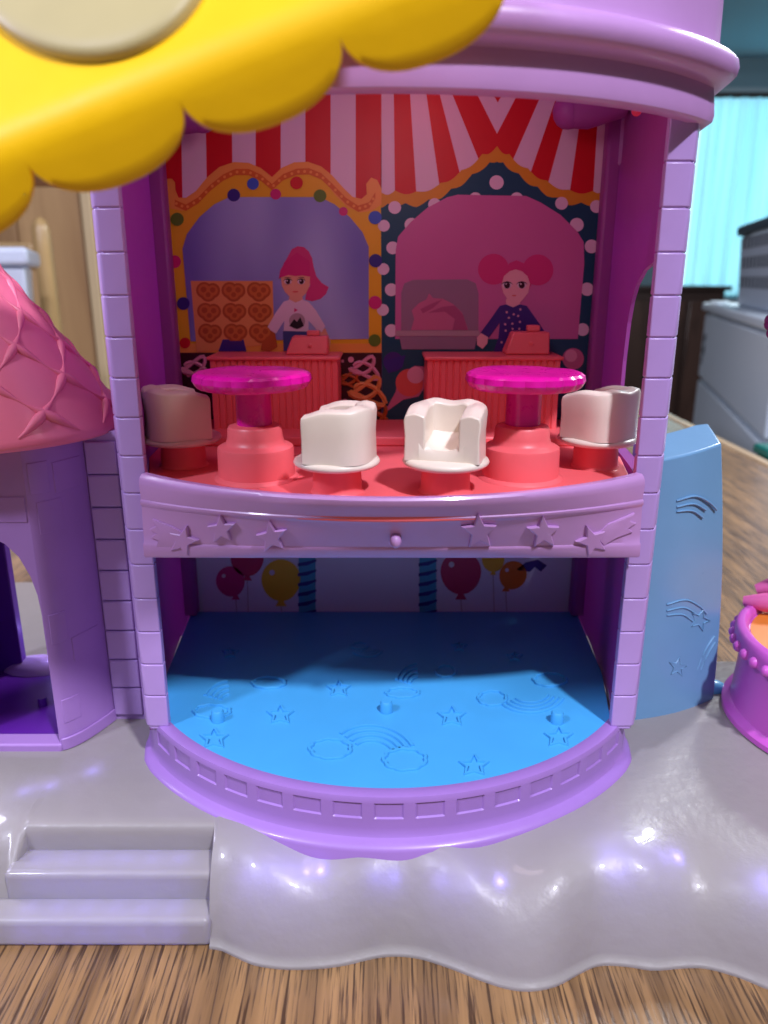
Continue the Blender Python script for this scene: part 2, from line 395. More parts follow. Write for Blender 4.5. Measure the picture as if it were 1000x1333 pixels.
for k in range(3):
    x0 = ca.x + 2 + k * (cb.x - ca.x - 2) / 3; x1 = x0 + (cb.x - ca.x - 2) / 3 - 2
    m = MB(); m.box((x0, 328.6, -70), (x1, 329.98, ca.z - 6)); m.build('door', wood('walnut_door', rgb(74, 52, 44), rgb(26, 16, 12), 'Z', .3, .04, .5), dc, bevel=.3)
ga = at_y(1002, 585, 74)
gb = thing('green_bin', (ga.x + 5, 75.5, -75), 'dark green bin at the right edge in front of the drawers', 'bin')
m = MB(); m.prism([(ga.x + .2, 74, -75), (ga.x + 9, 74, -75), (ga.x + 9, 76.5, -75), (ga.x + .2, 76.5, -75)], [(ga.x, 74, ga.z - 1), (ga.x + 9.5, 74, ga.z - 1), (ga.x + 9.5, 77, ga.z - 1), (ga.x, 77, ga.z - 1)])
m.build('body', plastic('green_plastic', rgb(10, 92, 84), .4), gb, bevel=.4)
m = MB(); m.box((ga.x - .2, 73.7, ga.z - .98), (ga.x + 9.8, 77.2, ga.z)); m.build('rim', plastic('green_rim_plastic', rgb(12, 104, 94), .4), gb, bevel=.3)

# ================================================================== CLOUD BASE
cb_ = thing('cloud_base', (0, 20, 0), 'milky white lumpy cloud base with lights inside under the purple castle', 'toy base')
edge_px = [(-330, 1240), (-150, 1236), (0, 1233), (150, 1234), (270, 1234), (300, 1243), (340, 1254), (385, 1258), (440, 1254), (490, 1243), (520, 1241), (550, 1245), (590, 1258), (625, 1272), (660, 1283), (692, 1286), (725, 1279), (755, 1263), (780, 1253), (815, 1254), (850, 1259), (890, 1256), (920, 1257), (960, 1268), (1000, 1284), (1040, 1296), (1080, 1296), (1120, 1280), (1160, 1262), (1230, 1256), (1330, 1270)]
ep = catmull([tuple(at_z(x, y, 0.05)) for x, y in edge_px], 6)
EX = [p.x for p in ep]; EY = [p.y for p in ep]
SXL, SXR = -9.75, -4.5
PROF = [(-.06, 0), (-.07, .06), (-.05, .11), (.03, .14), (.07, .30), (.15, .65), (.26, 1.05), (.42, 1.42), (.62, 1.74), (.85, 1.98), (1.10, 2.16), (1.4, 2.28), (1.8, 2.36), (2.3, 2.40), (3.0, 2.4), (4.0, 2.4), (5.5, 2.4), (8, 2.4), (12, 2.4), (19, 2.4)]
STP = [(17.30, 0), (17.30, .1), (17.29, .3), (17.29, .6), (17.28, 1.0), (17.28, 1.4), (17.27, 1.8), (17.27, 2.05), (17.28, 2.2), (17.31, 2.29), (17.37, 2.36), (17.46, 2.395), (17.7, 2.4), (18.1, 2.4), (18.6, 2.4), (19.5, 2.4), (21, 2.4), (24, 2.4), (28, 2.4), (34.5, 2.4)]
def hill(x, d):
    return 0.17 * math.sin(x * 1.25 + .6) * math.exp(-((d - 1.3) / .9) ** 2) + .09 * math.sin(x * 2.6 + 2 + d) * math.exp(-((d - 1.0) / .7) ** 2)
xs = []
x = -19.0
while x < 24.0:
    xs.append(x); x += .14
xs += [SXL - .02, SXL + .1, SXL - .15, SXR + .02, SXR - .1, SXR + .18]; xs.sort()
def smooth_edge(x):
    return sum(interp(EX, EY, x + k * .6) for k in (-2, -1, 0, 1, 2)) / 5
m = MB(); cols = []
for x in xs:
    instep = SXL < x < SXR
    e0 = interp(EX, EY, x); e1 = smooth_edge(x)
    if not instep and x < SXL: e0 = e1 = 16.3
    if not instep and SXR <= x < -3.2:                      # lobe rounds away from the steps
        k = (x - SXR) / (-3.2 - SXR); e0 = lerp(15.64, e0, math.sin(k * math.pi / 2)); e1 = lerp(15.64, e1, math.sin(k * math.pi / 2))
    col_ = []
    for i, (d, z) in enumerate(PROF):
        if instep: col_.append((x, STP[i][0], STP[i][1]))
        else:
            f = min(1, max(0, d / 1.6)); y = lerp(e0, e1, f) + d
            ymax = 34.5 if x < 8 else lerp(34.5, 26.5, min(1, (x - 8) / 1.5))
            col_.append((x, min(y, ymax), z + hill(x, d) * (1 if z > .3 else 0)))
    cols.append(col_)
m.grid(cols); m.build('cloud_shell', CLOUD, cb_, smooth=62)
# steps
for (y0, y1, z1, xl_) in ((16.36, 17.36, 1.65, SXL - .2), (15.62, 16.46, .86, -13.0)):
    m = MB(); m.box((xl_, y0, 0.0), (SXR + (.4 if z1 > 1 else .06), y1, z1)); m.build('step', CLOUD, cb_, bevel=.17, seg=5)
# lights inside
LEDM = emit('violet_led', (0.45, 0.35, 1, 1), 30)
def cloud_pt(px, py):
    y = 16.2
    for _ in range(30):
        p = at_y(px, py, y); e = smooth_edge(p.x)
        ds = [d for d, z in PROF]; zs = [z for d, z in PROF]
        d = interp(zs[3:14], ds[3:14], p.z); y = .5 * y + .5 * (e + d)
    return at_y(px, py, y)
for (px_, py_, e) in ((330, 1136, .3), (352, 1133, .5), (375, 1136, .3), (398, 1133, .35), (417, 1131, .6), (488, 1136, .35), (512, 1137, .4), (580, 1142, .35), (612, 1148, .25), (652, 1146, .6), (792, 1118, .5), (806, 1126, .7), (835, 1118, .3), (862, 1118, .3), (884, 1115, .6), (998, 1152, .9), (30, 1035, .25), (62, 1028, .25), (118, 1008, .3)):
    P = cloud_pt(px_, py_) if py_ > 1050 else at_z(px_, py_, Z_CLOUD)
    P = P + Vector((0, .13, -.20))
    l = bpy.data.lights.new('led_light', 'POINT'); l.energy = 10.5 * e; l.color = (.27, .22, 1); l.shadow_soft_size = .08
    o = bpy.data.objects.new('led_light', l); COL.objects.link(o); o.location = P; put(o, cb_); o.location = P
    m = MB(); m.ball((P.x, P.y + .14, P.z - .1), .05, n=8, m=5); m.build('led_bulb', LEDM, cb_, smooth=60)
for (xx, yy, zz) in [(-9.2 + k * .75, 16.92, 1.30) for k in range(6)] + [(-9.2 + k * .75, 16.05, .52) for k in range(6)]:
    l = bpy.data.lights.new('led_light', 'POINT'); l.energy = 5.5; l.color = (.27, .22, 1); l.shadow_soft_size = .1
    o = bpy.data.objects.new('led_light', l); COL.objects.link(o); put(o, cb_); o.location = (xx, yy, zz)

# ================================================================== MAIN TOWER
tw = thing('castle_tower', (0, 22, Z_CLOUD), 'open fronted purple two storey toy castle tower with brick pillars and balcony', 'toy castle')
PLANL = [(-6.75, 20.4), (-7.25, 22.2), (-7.45, 23.6), (-7.70, 26), (-7.85, 28.2)]
PLANR = [(6.98, 20.4), (7.30, 22.2), (7.48, 23.6), (7.72, 26), (7.85, 28.2)]
def wall_strip(name, plan, z0, z1, th, sgn, mat, parent):
    m = MB(); P = [Vector((x, y)) for x, y in plan]; inn, outt = [], []
    for i, p in enumerate(P):
        t = (P[min(i + 1, len(P) - 1)] - P[max(i - 1, 0)]).normalized(); n = Vector((t.y, -t.x)) * (1 if sgn > 0 else -1)
        inn.append(p); outt.append(p + n * th)
    ring = inn + outt[::-1]
    m.prism([(p.x, p.y, z0) for p in ring], [(p.x, p.y, z1) for p in ring])
    return m.build(name, mat, parent, smooth=30)
wall_strip('side_wall', PLANL, Z_FLOOR - .3, Z_RING + 2.6, .35, -1, MAGWALL, tw)
wall_strip('side_wall', PLANR, Z_FLOOR - .3, Z_UP - .02, .35, 1, MAGWALL, tw)
# right upper wall with an arched window
A = Vector((6.98, 20.4)); B = Vector((7.85, 28.2)); wd = (B - A); WL = wd.length; wd.normalize(); wn = Vector((wd.y, -wd.x))
def hit_right(px, py):
    d = ray(px, py); o = Vector((0, 0, H))
    n3 = Vector((wn.x, wn.y, 0)); t = (Vector((A.x, A.y, 0)) - Vector((0, 0, 0))).dot(n3) / d.dot(n3)
    P = o + d * t; return (Vector((P.x, P.y)) - A).dot(wd), P.z
hl = [hit_right(*q) for q in ((809, 500), (811, 470), (817, 420), (822, 392), (828, 371), (838, 352), (852, 340))]
hs = max(h[0] for h in hl); s_l = hl[-1][0]; wdt = hs - s_l
arch = [(hs, Z_UP - .01)] + [(s, z) for s, z in hl[1:]]
arch += [(2 * s_l - s, z) for s, z in reversed(arch[:-1])]
arch = [(max(.25, s), z) for s, z in arch]
def right_upper():
    outer = [(WL, Z_UP), (WL, Z_RING + 2.6), (0, Z_RING + 2.6), (0, Z_UP)]
    pts = [(arch[-1][0], Z_UP)] + list(reversed(arch[1:-1])) + [(arch[0][0], Z_UP)] + outer
    m = MB()
    f = [(A.x + wd.x * s, A.y + wd.y * s, z) for s, z in pts]
    b = [(A.x + wd.x * s + wn.x * .11, A.y + wd.y * s + wn.y * .11, z) for s, z in pts]
    m.prism(f, b); return m.build('side_wall', MAGWALL, tw)
right_upper()
# back
m = MB(); m.box((-8.2, YB + .06, Z_CLOUD + .02), (8.2, YB + .5, Z_CEIL)); m.build('back_wall', MAGWALL, tw)
for sx in (-1, 1):
    m = MB(); m.box((sx * 7.62 - .28, YB - .55, Z_FLOOR + .03), (sx * 7.62 + .28, YB + .05, Z_CEIL - .1)); m.build('corner_moulding', MAGWALL, tw, bevel=.12)
# floors
def front_arc(xl, xr, yend, ymid, n=40):
    half = (xr - xl) / 2; xc = (xr + xl) / 2; sag = yend - ymid; R = (half * half + sag * sag) / (2 * sag); yc = ymid + R; out = []
    for k in range(n + 1):
        x = lerp(xl, xr, k / n); out.append(Vector((x, yc - math.sqrt(max(0, R * R - (x - xc) ** 2)))))
    return out
arcF = front_arc(-6.55, 6.8, 20.0, 17.05)
fl = [(p.x, p.y) for p in arcF] + [(7.38, 23.3), (7.7, YB + .05), (-7.7, YB + .05), (-7.35, 23.3)]
m = MB(); m.prism([(x, y, Z_FLOOR - .25) for x, y in fl], [(x, y, Z_FLOOR) for x, y in fl])
lf = m.build('lower_floor', BLUEF, tw, bevel=.03)
# reliefs on the blue floor
def fz(px, py, dz=0.0): q = at_z(px, py, Z_FLOOR); return Vector((q.x, q.y, Z_FLOOR + dz))
def relief(name, lines, r=.066, closed=False):
    m = MB()
    for ln, cl in lines: m.tube([fz(a, b, .008) for a, b in ln], r, 6, closed=cl)
    return m.build(name, BLUEF, lf, smooth=60)
def cloud_outline(cx, cy, rx, ry, n=9, ph=0):
    out = []
    for k in range(n * 6):
        a = 2 * math.pi * k / (n * 6); q = 1 + .09 * abs(math.sin(n * a / 2 + ph))
        out.append((cx + rx * q * math.cos(a), cy + ry * q * math.sin(a)))
    return out
def arc_px(cx, cy, rx, ry, a0, a1, n=18, tilt=0):
    out = []
    for k in range(n + 1):
        a = math.radians(lerp(a0, a1, k / n)); x = rx * math.cos(a); y = -ry * math.sin(a)
        c, s = math.cos(math.radians(tilt)), math.sin(math.radians(tilt)); out.append((cx + x * c - y * s, cy + x * s + y * c))
    return out
relief('rainbow_relief', [(arc_px(486, 985, r, r * .72, 30, 146, tilt=8), False) for r in (29, 38, 47, 56)] + [(cloud_outline(430, 975, 25, 12), True), (cloud_outline(527, 989, 26, 13), True)])
relief('rainbow_relief', [(arc_px(690, 900, r, r * .62, -20, -140, tilt=0), False) for r in (24, 31, 38, 45)] + [(cloud_outline(641, 909, 17, 9), True), (cloud_outline(716, 885, 20, 8), True)])
relief('rainbow_relief', [(arc_px(545, 893, r, r * .95, 95, 165), False) for r in (12, 18, 24, 30)] + [(cloud_outline(524, 902, 20, 6), True)])
relief('rainbow_relief', [(arc_px(300, 915, r, r * .8, 95, 160), False) for r in (14, 21, 28, 35)] + [(cloud_outline(276, 926, 22, 8), True)])
relief('rainbow_relief', [(arc_px(478, 845, r, r * .5, -20, -150), False) for r in (10, 15, 20)] + [(cloud_outline(468, 841, 10, 4), True)])
relief('cloud_relief', [(cloud_outline(350, 889, 20, 7), True)])
relief('cloud_relief', [(cloud_outline(580, 874, 12, 7), True)])
for (cx, cy, rr) in ((365, 931, 17), (279, 962, 18), (588, 933, 18), (727, 960, 18), (617, 997, 19), (441, 897, 15), (598, 842, 9), (670, 855, 9), (300, 850, 10)):
    pts = []
    for (u, v) in star_pts(rr, .5): pts.append((cx + u, cy - v * .72))
    o_ = relief('star_relief', [(pts, True)])
for (cx, cy) in ((284, 938), (503, 926), (725, 940)):
    q = fz(cx, cy); m = MB(); m.lathe([(.20, 0), (.19, .30), (.15, .36)], (q.x, q.y, Z_FLOOR + .002), 20); m.build('peg', BLUEF, lf, smooth=40)

# base ring with recessed panels, flange and apron
arcB = front_arc(-7.0, 7.25, 20.35, 16.72, 220)
left_ext = [Vector((-7.35, 21.2)), Vector((-7.55, 22.2))]; right_ext = [Vector((7.55, 21.2)), Vector((7.75, 22.2))]
pathB = [left_ext[1], left_ext[0]] + arcB + right_ext
def normals(path):
    N = []
    for i in range(len(path)):
        t = (path[min(i + 1, len(path) - 1)] - path[max(i - 1, 0)]).normalized(); N.append(Vector((t.y, -t.x)))
    return N
NB = normals(pathB)
panels_px = [(206, 242), (258, 294), (310, 348), (368, 408), (428, 470), (490, 532), (552, 592), (610, 651), (667, 707), (723, 757), (773, 798)]
slen = [0]
for i in range(1, len(pathB)): slen.append(slen[-1] + (pathB[i] - pathB[i - 1]).length)
tot = slen[-1]
# panels spaced evenly along the arc
np_ = 15; s0_, s1_ = slen[4], slen[-5]; pitch = (s1_ - s0_) / np_
def at_s(s):
    i = max(1, min(len(slen) - 1, next((k for k, v in enumerate(slen) if v >= s), len(slen) - 1)))
    f = (s - slen[i - 1]) / max(1e-6, slen[i] - slen[i - 1]); return pathB[i - 1].lerp(pathB[i], f), NB[i - 1].lerp(NB[i], f).normalized()
ss = set([0, tot]); k = 0
while k * .12 < tot: ss.add(k * .12); k += 1
pan = []
for k in range(np_):
    a = s0_ + k * pitch + pitch * .16; b = s0_ + (k + 1) * pitch - pitch * .16; pan.append((a, b))
    for q in (a - .02, a + .025, b - .025, b + .02): ss.add(q)
ss = sorted(ss)
ss = [s for s in ss if not any((a - .019 < s < a + .024) or (b - .024 < s < b + .019) for a, b in pan)]
zt = Z_FLOOR
prof = [(-.45, zt - .2), (-.45, zt - .02), (-.36, zt + .02), (-.10, zt + .02), (-.03, zt), (0, zt - .07), (.01, zt - .16), (.012, zt - .19), (.02, zt - .60), (.022, zt - .63), (.03, zt - .9), (.05, zt - 1.06), (.10, zt - 1.14), (.24, zt - 1.19), (.36, zt - 1.24), (.43, zt - 1.34), (.45, zt - 2.6)]
m = MB(); rows = []
for s in ss:
    p, n = at_s(s); inp = any(a < s < b for a, b in pan); row = []
    fade = min(1, max(0, min(s - .9, tot - .9 - s) / 1.6))
    for i, (o_, z) in enumerate(prof):
        off = o_ - (.05 if inp and i in (7, 8) else 0)
        if i >= 12: off = lerp(.1, o_, fade ** .5) if o_ > .1 else o_
        row.append((p.x + n.x * off, p.y + n.y * off, z))
    rows.append(row)
m.grid(rows); m.build('base_ring', RIMPURPLE, tw, smooth=38)
q = at_z(290, 1082, Z_CLOUD + .05)
m = MB(); m.prism([(q.x - .26, q.y + .36, 1.6), (q.x + .0, q.y + .02, 1.6), (q.x + .12, q.y + .02, 1.6), (q.x + .5, q.y + .36, 1.6)], [(q.x - .26, q.y + .36, 2.43), (q.x + .0, q.y + .04, 2.40), (q.x + .12, q.y + .04, 2.40), (q.x + .5, q.y + .36, 2.43)]); m.build('drip_tip', RIMPURPLE, tw, bevel=.05)

# pillars made of bricks
def pillar(xi, xo, sgn):
    dp = 22.3 if sgn < 0 else 20.98
    ex = (dp - 20.5) * .256
    core = [(xi, 20.03), (xo - sgn * .08, 20.03), (xo + sgn * .20, 20.5), (xo + sgn * (.20 + ex), dp), (xi + sgn * (.20 + ex), dp), (xi + sgn * .15, 20.55)]
    m = MB(); m.prism([(x, y, Z_FLOOR - .1) for x, y in core], [(x, y, Z_RING + .2) for x, y in core])
    pl = m.build('pillar', PURPLE, tw, bevel=.03)
    bp = [(xi - sgn * .0, 20.0), (xo - sgn * .10, 20.0), (xo + sgn * .02, 20.06), (xo + sgn * .23, 20.5), (xo - sgn * .1, 20.6), (xi + sgn * .02, 20.3)]
    side = [(xo + sgn * .235, 20.54), (xo + sgn * (.24 + ex), dp - .04), (xo + sgn * (.05 + ex), dp), (xo + sgn * .05, 20.6)]
    hgt = 1.03; z = Z_FLOOR; first = sfirst = None
    k = 0
    while z < Z_RING - .1:
        zz1 = z + hgt - .018
        if first is None:
            m = MB(); m.prism([(x, y, z + .01) for x, y in bp], [(x, y, zz1) for x, y in bp]); first = m.build('brick', PURPLE, pl, bevel=.034, seg=3)
            m = MB(); m.prism([(x, y, z + .01) for x, y in side], [(x, y, zz1) for x, y in side]); sfirst = m.build('brick', PURPLE, pl, bevel=.05, seg=3)
        else:
            dup_mesh(first, pl, (0, 0, hgt * k)); dup_mesh(sfirst, pl, (0, 0, hgt * k))
        k += 1; z += hgt
    return pl
pillar(-6.40, -7.05, -1); pillar(6.75, 7.42, 1)

# balcony: curved apron front with coral floor
bt_ = front_arc(-6.48, 6.90, 19.72, 17.40, 90); bb_ = front_arc(-6.52, 6.95, 19.70, 18.75, 90)
zb_mid, zb_end = H - 6.98, H - 7.32
def bal(k, f, off=0.0):
    t = bt_[k]; b = bb_[k]; q = (k / 90 - .5) * 2
    zb = lerp(zb_mid, zb_end, q * q); p = t.lerp(b, f); n = (t - bt_[0].lerp(bt_[-1], .5)); n = Vector((q * .55, -1)).normalized()
    return Vector((p.x + n.x * off, p.y + n.y * off, lerp(Z_BALT, zb, f)))
profb = [(-.35, .16), (-.35, .0), (-.28, -.03), (-.10, -.03), (-.02, 0), (.02, .04), (.03, .10), (.0, .24), (-.005, .27), (.03, .285), (.035, .30), (.035, .33), (.0, .35), (-.01, .37), (0, .5), (0, .7), (.0, .80), (.035, .82), (.045, .85), (.04, .97), (.0, 1.0), (-.35, 1.0)]
m = MB(); rows = []
for k in range(91): rows.append([bal(k, f, o_) for o_, f in profb])
m.grid(rows)
m.f.append(tuple(range(len(profb)))); m.m.append(0); m.f.append(tuple(range(90 * len(profb), 91 * len(profb)))); m.m.append(0)
bo = m.build('balcony_front', RINGPUR, tw, smooth=40)
def bal_y(x, z):
    best = 18
    k = (x + 6.48) / 13.38 * 90
    k = max(0, min(90, k)); k0 = int(min(89, k)); fr_ = k - k0
    q = (k / 90 - .5) * 2; zb = lerp(zb_mid, zb_end, q * q); f = (Z_BALT - z) / (Z_BALT - zb)
    return lerp(bt_[k0].y, bt_[k0 + 1].y, fr_) * (1 - f) + lerp(bb_[k0].y, bb_[k0 + 1].y, fr_) * f
def bal_pt(px, py, off=0):
    y = 18.5
    for _ in range(25): p = at_y(px, py, y); y = bal_y(p.x, p.z)
    p = at_y(px, py, y); return p
def raised(pts_px, name, h=.10, parent=bo, mat=RINGPUR, c=None, surf=bal_pt, nrm=None):
    base = [surf(*q) for q in pts_px]
    cx = sum(q[0] for q in pts_px) / len(pts_px); cy = sum(q[1] for q in pts_px) / len(pts_px)
    C = surf(cx, cy); n = nrm or Vector((C.x * .09, -1, -.15)).normalized()
    m = MB(); N_ = len(base); K_ = 2
    b0 = [p - n * .06 for p in base]; b1 = [p + n * h * .75 for p in base]; b2 = [p + (C - p) * .13 + n * h for p in base]; ct = C + n * h
    vs = b0 + b1 + b2 + [ct]; fs = []
    for i in range(N_):
        j = (i + 1) % N_
        fs += [(i, j, N_ + j, N_ + i), (N_ + i, N_ + j, 2 * N_ + j, 2 * N_ + i), (2 * N_ + i, 2 * N_ + j, 3 * N_)]
    m.add(vs, fs); return m.build(name, mat, parent, smooth=25)
def star_px(cx, cy, r, rot=90, ri=.46, sq=1.0): return [(cx + u, cy - v * sq) for u, v in star_pts(r, ri, math.radians(rot))]
raised(star_px(290, 688, 19, 95), 'star'); raised(star_px(355, 698, 21, 100), 'star')
raised(star_px(623, 691, 24, 92), 'star'); raised(star_px(706, 692, 22, 92), 'star')
raised(star_px(769, 703, 21, 110), 'shooting_star'); raised([(775, 697), (790, 682), (806, 675), (825, 667), (819, 677), (827, 680), (816, 687), (822, 692), (800, 700), (785, 709)], 'star_trail', .07)
raised(star_px(240, 703, 20, 75), 'shooting_star'); raised([(238, 692), (225, 685), (200, 675), (206, 683), (196, 688), (206, 693), (198, 699), (210, 704), (206, 711), (230, 712)], 'star_trail', .07)
q = bal_pt(515, 702); m = MB(); m.ball((q.x, q.y - .1, q.z), .17, sc=(.9, 1.3, 1.15)); m.build('button', RINGPUR, bo, smooth=80)

arcU = front_arc(-6.30, 6.70, 19.80, 17.75)
uf = [(p.x, p.y) for p in arcU] + [(7.35, 23.3), (7.7, YB + .05), (-7.7, YB + .05), (-7.3, 23.3)]
m = MB(); m.prism([(x, y, Z_UP - .35) for x, y in uf], [(x, y, Z_UP) for x, y in uf]); cf = m.build('upper_floor', CORAL, tw, bevel=.04)
m = MB(); m.box((-7.3, 24.9, Z_UP + .002), (7.3, YB, Z_UP + .32)); m.build('floor_step', CORAL, cf, bevel=.06)
for (cx, cy) in ((500, 573), (445, 600)):
    q = at_z(cx, cy, Z_UP); m = MB(); m.lathe([(.16, 0), (.15, .28), (.1, .32)], (q.x, q.y, Z_UP + .002), 16)
    if cx == 500: m.build('peg', CORAL, cf, smooth=40)

# top ring and drum
ring_plan = front_arc(-7.80, 7.82, 20.3, 16.72, 60)
ringP = catmull([(-8.0, 29), (-8.35, 26), (-8.3, 23)], 6)
full = [Vector((p.x, p.y)) for p in ringP] + ring_plan + [Vector((p.x, p.y)) for p in catmull([(8.2, 23), (8.25, 26), (8.0, 29)], 6)]
NR = normals(full)
pr_ = [(-.4, 2.6), (-.4, .10), (-.3, .0), (-.06, .0), (.03, .06), (.06, .2), (.02, .55), (-.02, .80), (.10, .84), (.34, .90), (.46, 1.02), (.50, 1.2), (.46, 1.38), (.34, 1.50), (.14, 1.56), (.04, 1.62), (.0, 1.75), (-.02, 2.6), (-.06, 7.0)]
m = MB(); m.grid([[(p.x + n.x * o_, p.y + n.y * o_, Z_RING + z) for o_, z in pr_] for p, n in zip(full, NR)])
m.build('top_ring', RINGPUR, tw, smooth=35)
cl_ = [(p.x - n.x * .2, p.y - n.y * .2) for p, n in zip(full, NR)]
m = MB(); m.prism([(x, y, Z_CEIL) for x, y in cl_], [(x, y, Z_CEIL + .2) for x, y in cl_]); m.build('ceiling_plate', MAGWALL, tw)
area('booth_fill', (0.0, 18.9, Z_RING + 2.0), (0, 25.0, 12.0), 5, 290, (1.0, .76, .86))  # added fill tucked behind the ring to brighten the upper room
# corner brackets
def bracket(pa, pb, y):
    a = at_y(*pa, y); b = at_y(*pb, y)
    m = MB(); m.tube([a, a.lerp(b, .3), b], [.5, .62, .5], 16); m.ball(tuple(a), .52); m.build('corner_bracket', MAGWALL, tw, smooth=50)
bracket((741, 145), (812, 130), 26.6); bracket((262, 150), (188, 140), 26.6)
q = at_y(829, 144, 22.6)
m = MB(); m.ball(tuple(q), .14); m.build('red_lamp', emit('red_glow', (1, .03, .10, 1), .3), tw, smooth=80)
l = bpy.data.lights.new('red_light', 'POINT'); l.energy = 42; l.color = (1, .16, .12); l.shadow_soft_size = .3
o = bpy.data.objects.new('red_light', l); COL.objects.link(o); put(o, tw); o.location = (1.5, 25.2, H + 5.7)
l = bpy.data.lights.new('red_light', 'POINT'); l.energy = 10; l.color = (1, .10, .15); l.shadow_soft_size = .2
o = bpy.data.objects.new('red_light', l); COL.objects.link(o); put(o, tw); o.location = q + Vector((-.5, -.1, .2))

# ================================================================== PRINTED STICKERS
def P(name, r, g, b, rough=.42): 
    m_ = plastic(name, rgb(r, g, b), rough, var=.05, bump=0, scale=.8, spec=.4); return m_
Pr = P('print_red', 205, 10, 24); Pw = P('print_pinkish_white', 224, 196, 212); Po = P('print_orange', 226, 138, 44); Po2 = P('print_dark_orange', 214, 104, 30); Pot = P('print_light_orange', 238, 158, 70)
Py = P('print_yellow', 232, 176, 30); Pteal = P('print_teal', 14, 70, 92); Pgold = P('print_gold', 214, 148, 30)
Ppink = P('print_pink', 200, 104, 158, .3); Pmag = P('print_magenta', 204, 30, 116); Pind = P('print_indigo', 52, 34, 128); Pgrn = P('print_green', 92, 122, 30); Pblu = P('print_blue', 60, 92, 190)
Pskin = P('print_skin', 228, 160, 132); Pskin2 = P('print_light_skin', 232, 168, 176); Pdark = P('print_maroon', 52, 8, 22); Pbrown = P('print_brown', 176, 84, 34); Pbrown2 = P('print_golden_brown', 204, 112, 50); Ptan = P('print_tan', 226, 148, 84); Pink2 = P('print_pale_pink', 222, 150, 176)
Pgrey = P('print_grey', 150, 116, 140, .3); Pgrey2 = P('print_pale_grey', 178, 146, 156); Pswirl = P('print_swirl_pink', 196, 104, 142); Pswirl2 = P('print_swirl_dark', 170, 78, 122); Pink3 = P('print_dark', 30, 14, 30); Pbun = P('print_bun_pink', 206, 50, 120); Pshirt = P('print_violet_shirt', 62, 34, 122)
Pjean = P('print_denim', 60, 70, 130); Pcoral = P('print_coral', 220, 90, 84); Pwin, t, p_, out = nt('print_blue_window')
# blue window print: mottled blues
tc = t.nodes.new('ShaderNodeTexCoord'); nz = t.nodes.new('ShaderNodeTexNoise'); nz.inputs['Scale'].default_value = .32; nz.inputs['Detail'].default_value = 1
mp = t.nodes.new('ShaderNodeMapping'); mp.inputs['Scale'].default_value = (1, 1, .35); mp.inputs['Location'].default_value = (3.1, 0, 2)
t.links.new(tc.outputs['Object'], mp.inputs[0]); t.links.new(mp.outputs[0], nz.inputs[0])
rp = t.nodes.new('ShaderNodeValToRGB'); rp.color_ramp.elements[0].position = .35; rp.color_ramp.elements[1].position = .65
rp.color_ramp.elements[0].color = rgb(112, 108, 184); rp.color_ramp.elements[1].color = rgb(164, 172, 220)
t.links.new(nz.outputs[0], rp.inputs[0]); t.links.new(rp.outputs[0], p_.inputs['Base Color']); p_.inputs['Roughness'].default_value = .3
LAY = .008
class Print:
    """flat printed shapes, px of the photo mapped onto the back wall, each colour a hair above the last"""
    def __init__(s, y=YB, tr=(0, 0, 1)): s.m = MB(); s.k = 0; s.y = y; s.tr = tr
    def map(s, p): return (s.tr[0] + p[0] * s.tr[2], s.tr[1] + p[1] * s.tr[2])
    def poly(s, pts, mat, lay=None):
        y = s.y - LAY * (lay if lay is not None else s.k)
        s.m.poly([at_y(*s.map(p), s.y) + Vector((0, y - s.y, 0)) for p in pts], mat)
    def circ(s, cx, cy, r, mat, lay=None, ry=None, n=22):
        s.poly([(cx + r * math.cos(2 * math.pi * k / n), cy + (ry or r) * math.sin(2 * math.pi * k / n)) for k in range(n)], mat, lay)
    def build(s, name, parent): return s.m.build(name, None, parent, fix=False)
def band(top, wid):
    """closed strip under a polyline"""
    return top + [(x, y + wid) for x, y in reversed(top)]
# --- left booth (zoom frame: 180,100 scale 1/3.125)
Z3 = 1 / 3.125
m = MB(); a = at_y(207, 60, YB); b = at_y(497, 60, YB); 
m.box((at_y(212, 300, YB).x, YB + .001, Z_UP - .0), (at_y(497, 300, YB).x, YB + .05, Z_CEIL - .05)); lb = m.build('booth_sticker', Pind, tw)
m = MB(); m.box((at_y(497, 300, YB).x + .01, YB + .001, Z_UP), (at_y(788, 300, YB).x, YB + .05, Z_CEIL - .05)); rb = m.build('booth_sticker', Pteal, tw)
pr = Print(tr=(180, 100, Z3))
xsr = [66, 175, 275, 378, 478, 580, 680, 783, 885, 990]
for i in range(9):
    k = .0 
    x0, x1 = xsr[i], xsr[i + 1]
    pr.poly([(x0 + (6 if i < 3 else 0) * (-1), -140), (x1 - (6 if i < 2 else 0), -140), (x1 + (8 if i < 3 else 0), 640), (x0 + (8 if i < 4 else 0), 640)], Pr if i % 2 == 0 else Pw, 1)
pr.build('striped_awning_print', lb)
pr = Print(tr=(180, 100, Z3))
top = [(108, 470), (108, 435), (120, 415), (138, 415), (150, 430), (152, 462), (165, 492), (195, 492), (235, 465), (280, 410), (330, 368), (390, 347), (450, 350), (500, 372), (545, 408), (585, 370), (635, 348), (690, 346), (745, 365), (790, 402), (835, 452), (872, 488), (908, 497), (930, 478), (928, 435), (948, 410), (972, 420), (990, 455)]
pr.poly(top + [(990, 1122), (168, 1122), (120, 560)], Py, 2)
pr.poly(top + [(990, 520), (950, 545), (905, 552), (850, 530), (800, 480), (760, 425), (705, 398), (650, 398), (600, 412), (545, 460), (495, 415), (440, 395), (390, 398), (340, 420), (290, 465), (235, 520), (180, 545), (130, 535)], Pot, 3)
def inset(q, d): return [(x, y + d) for x, y in q]
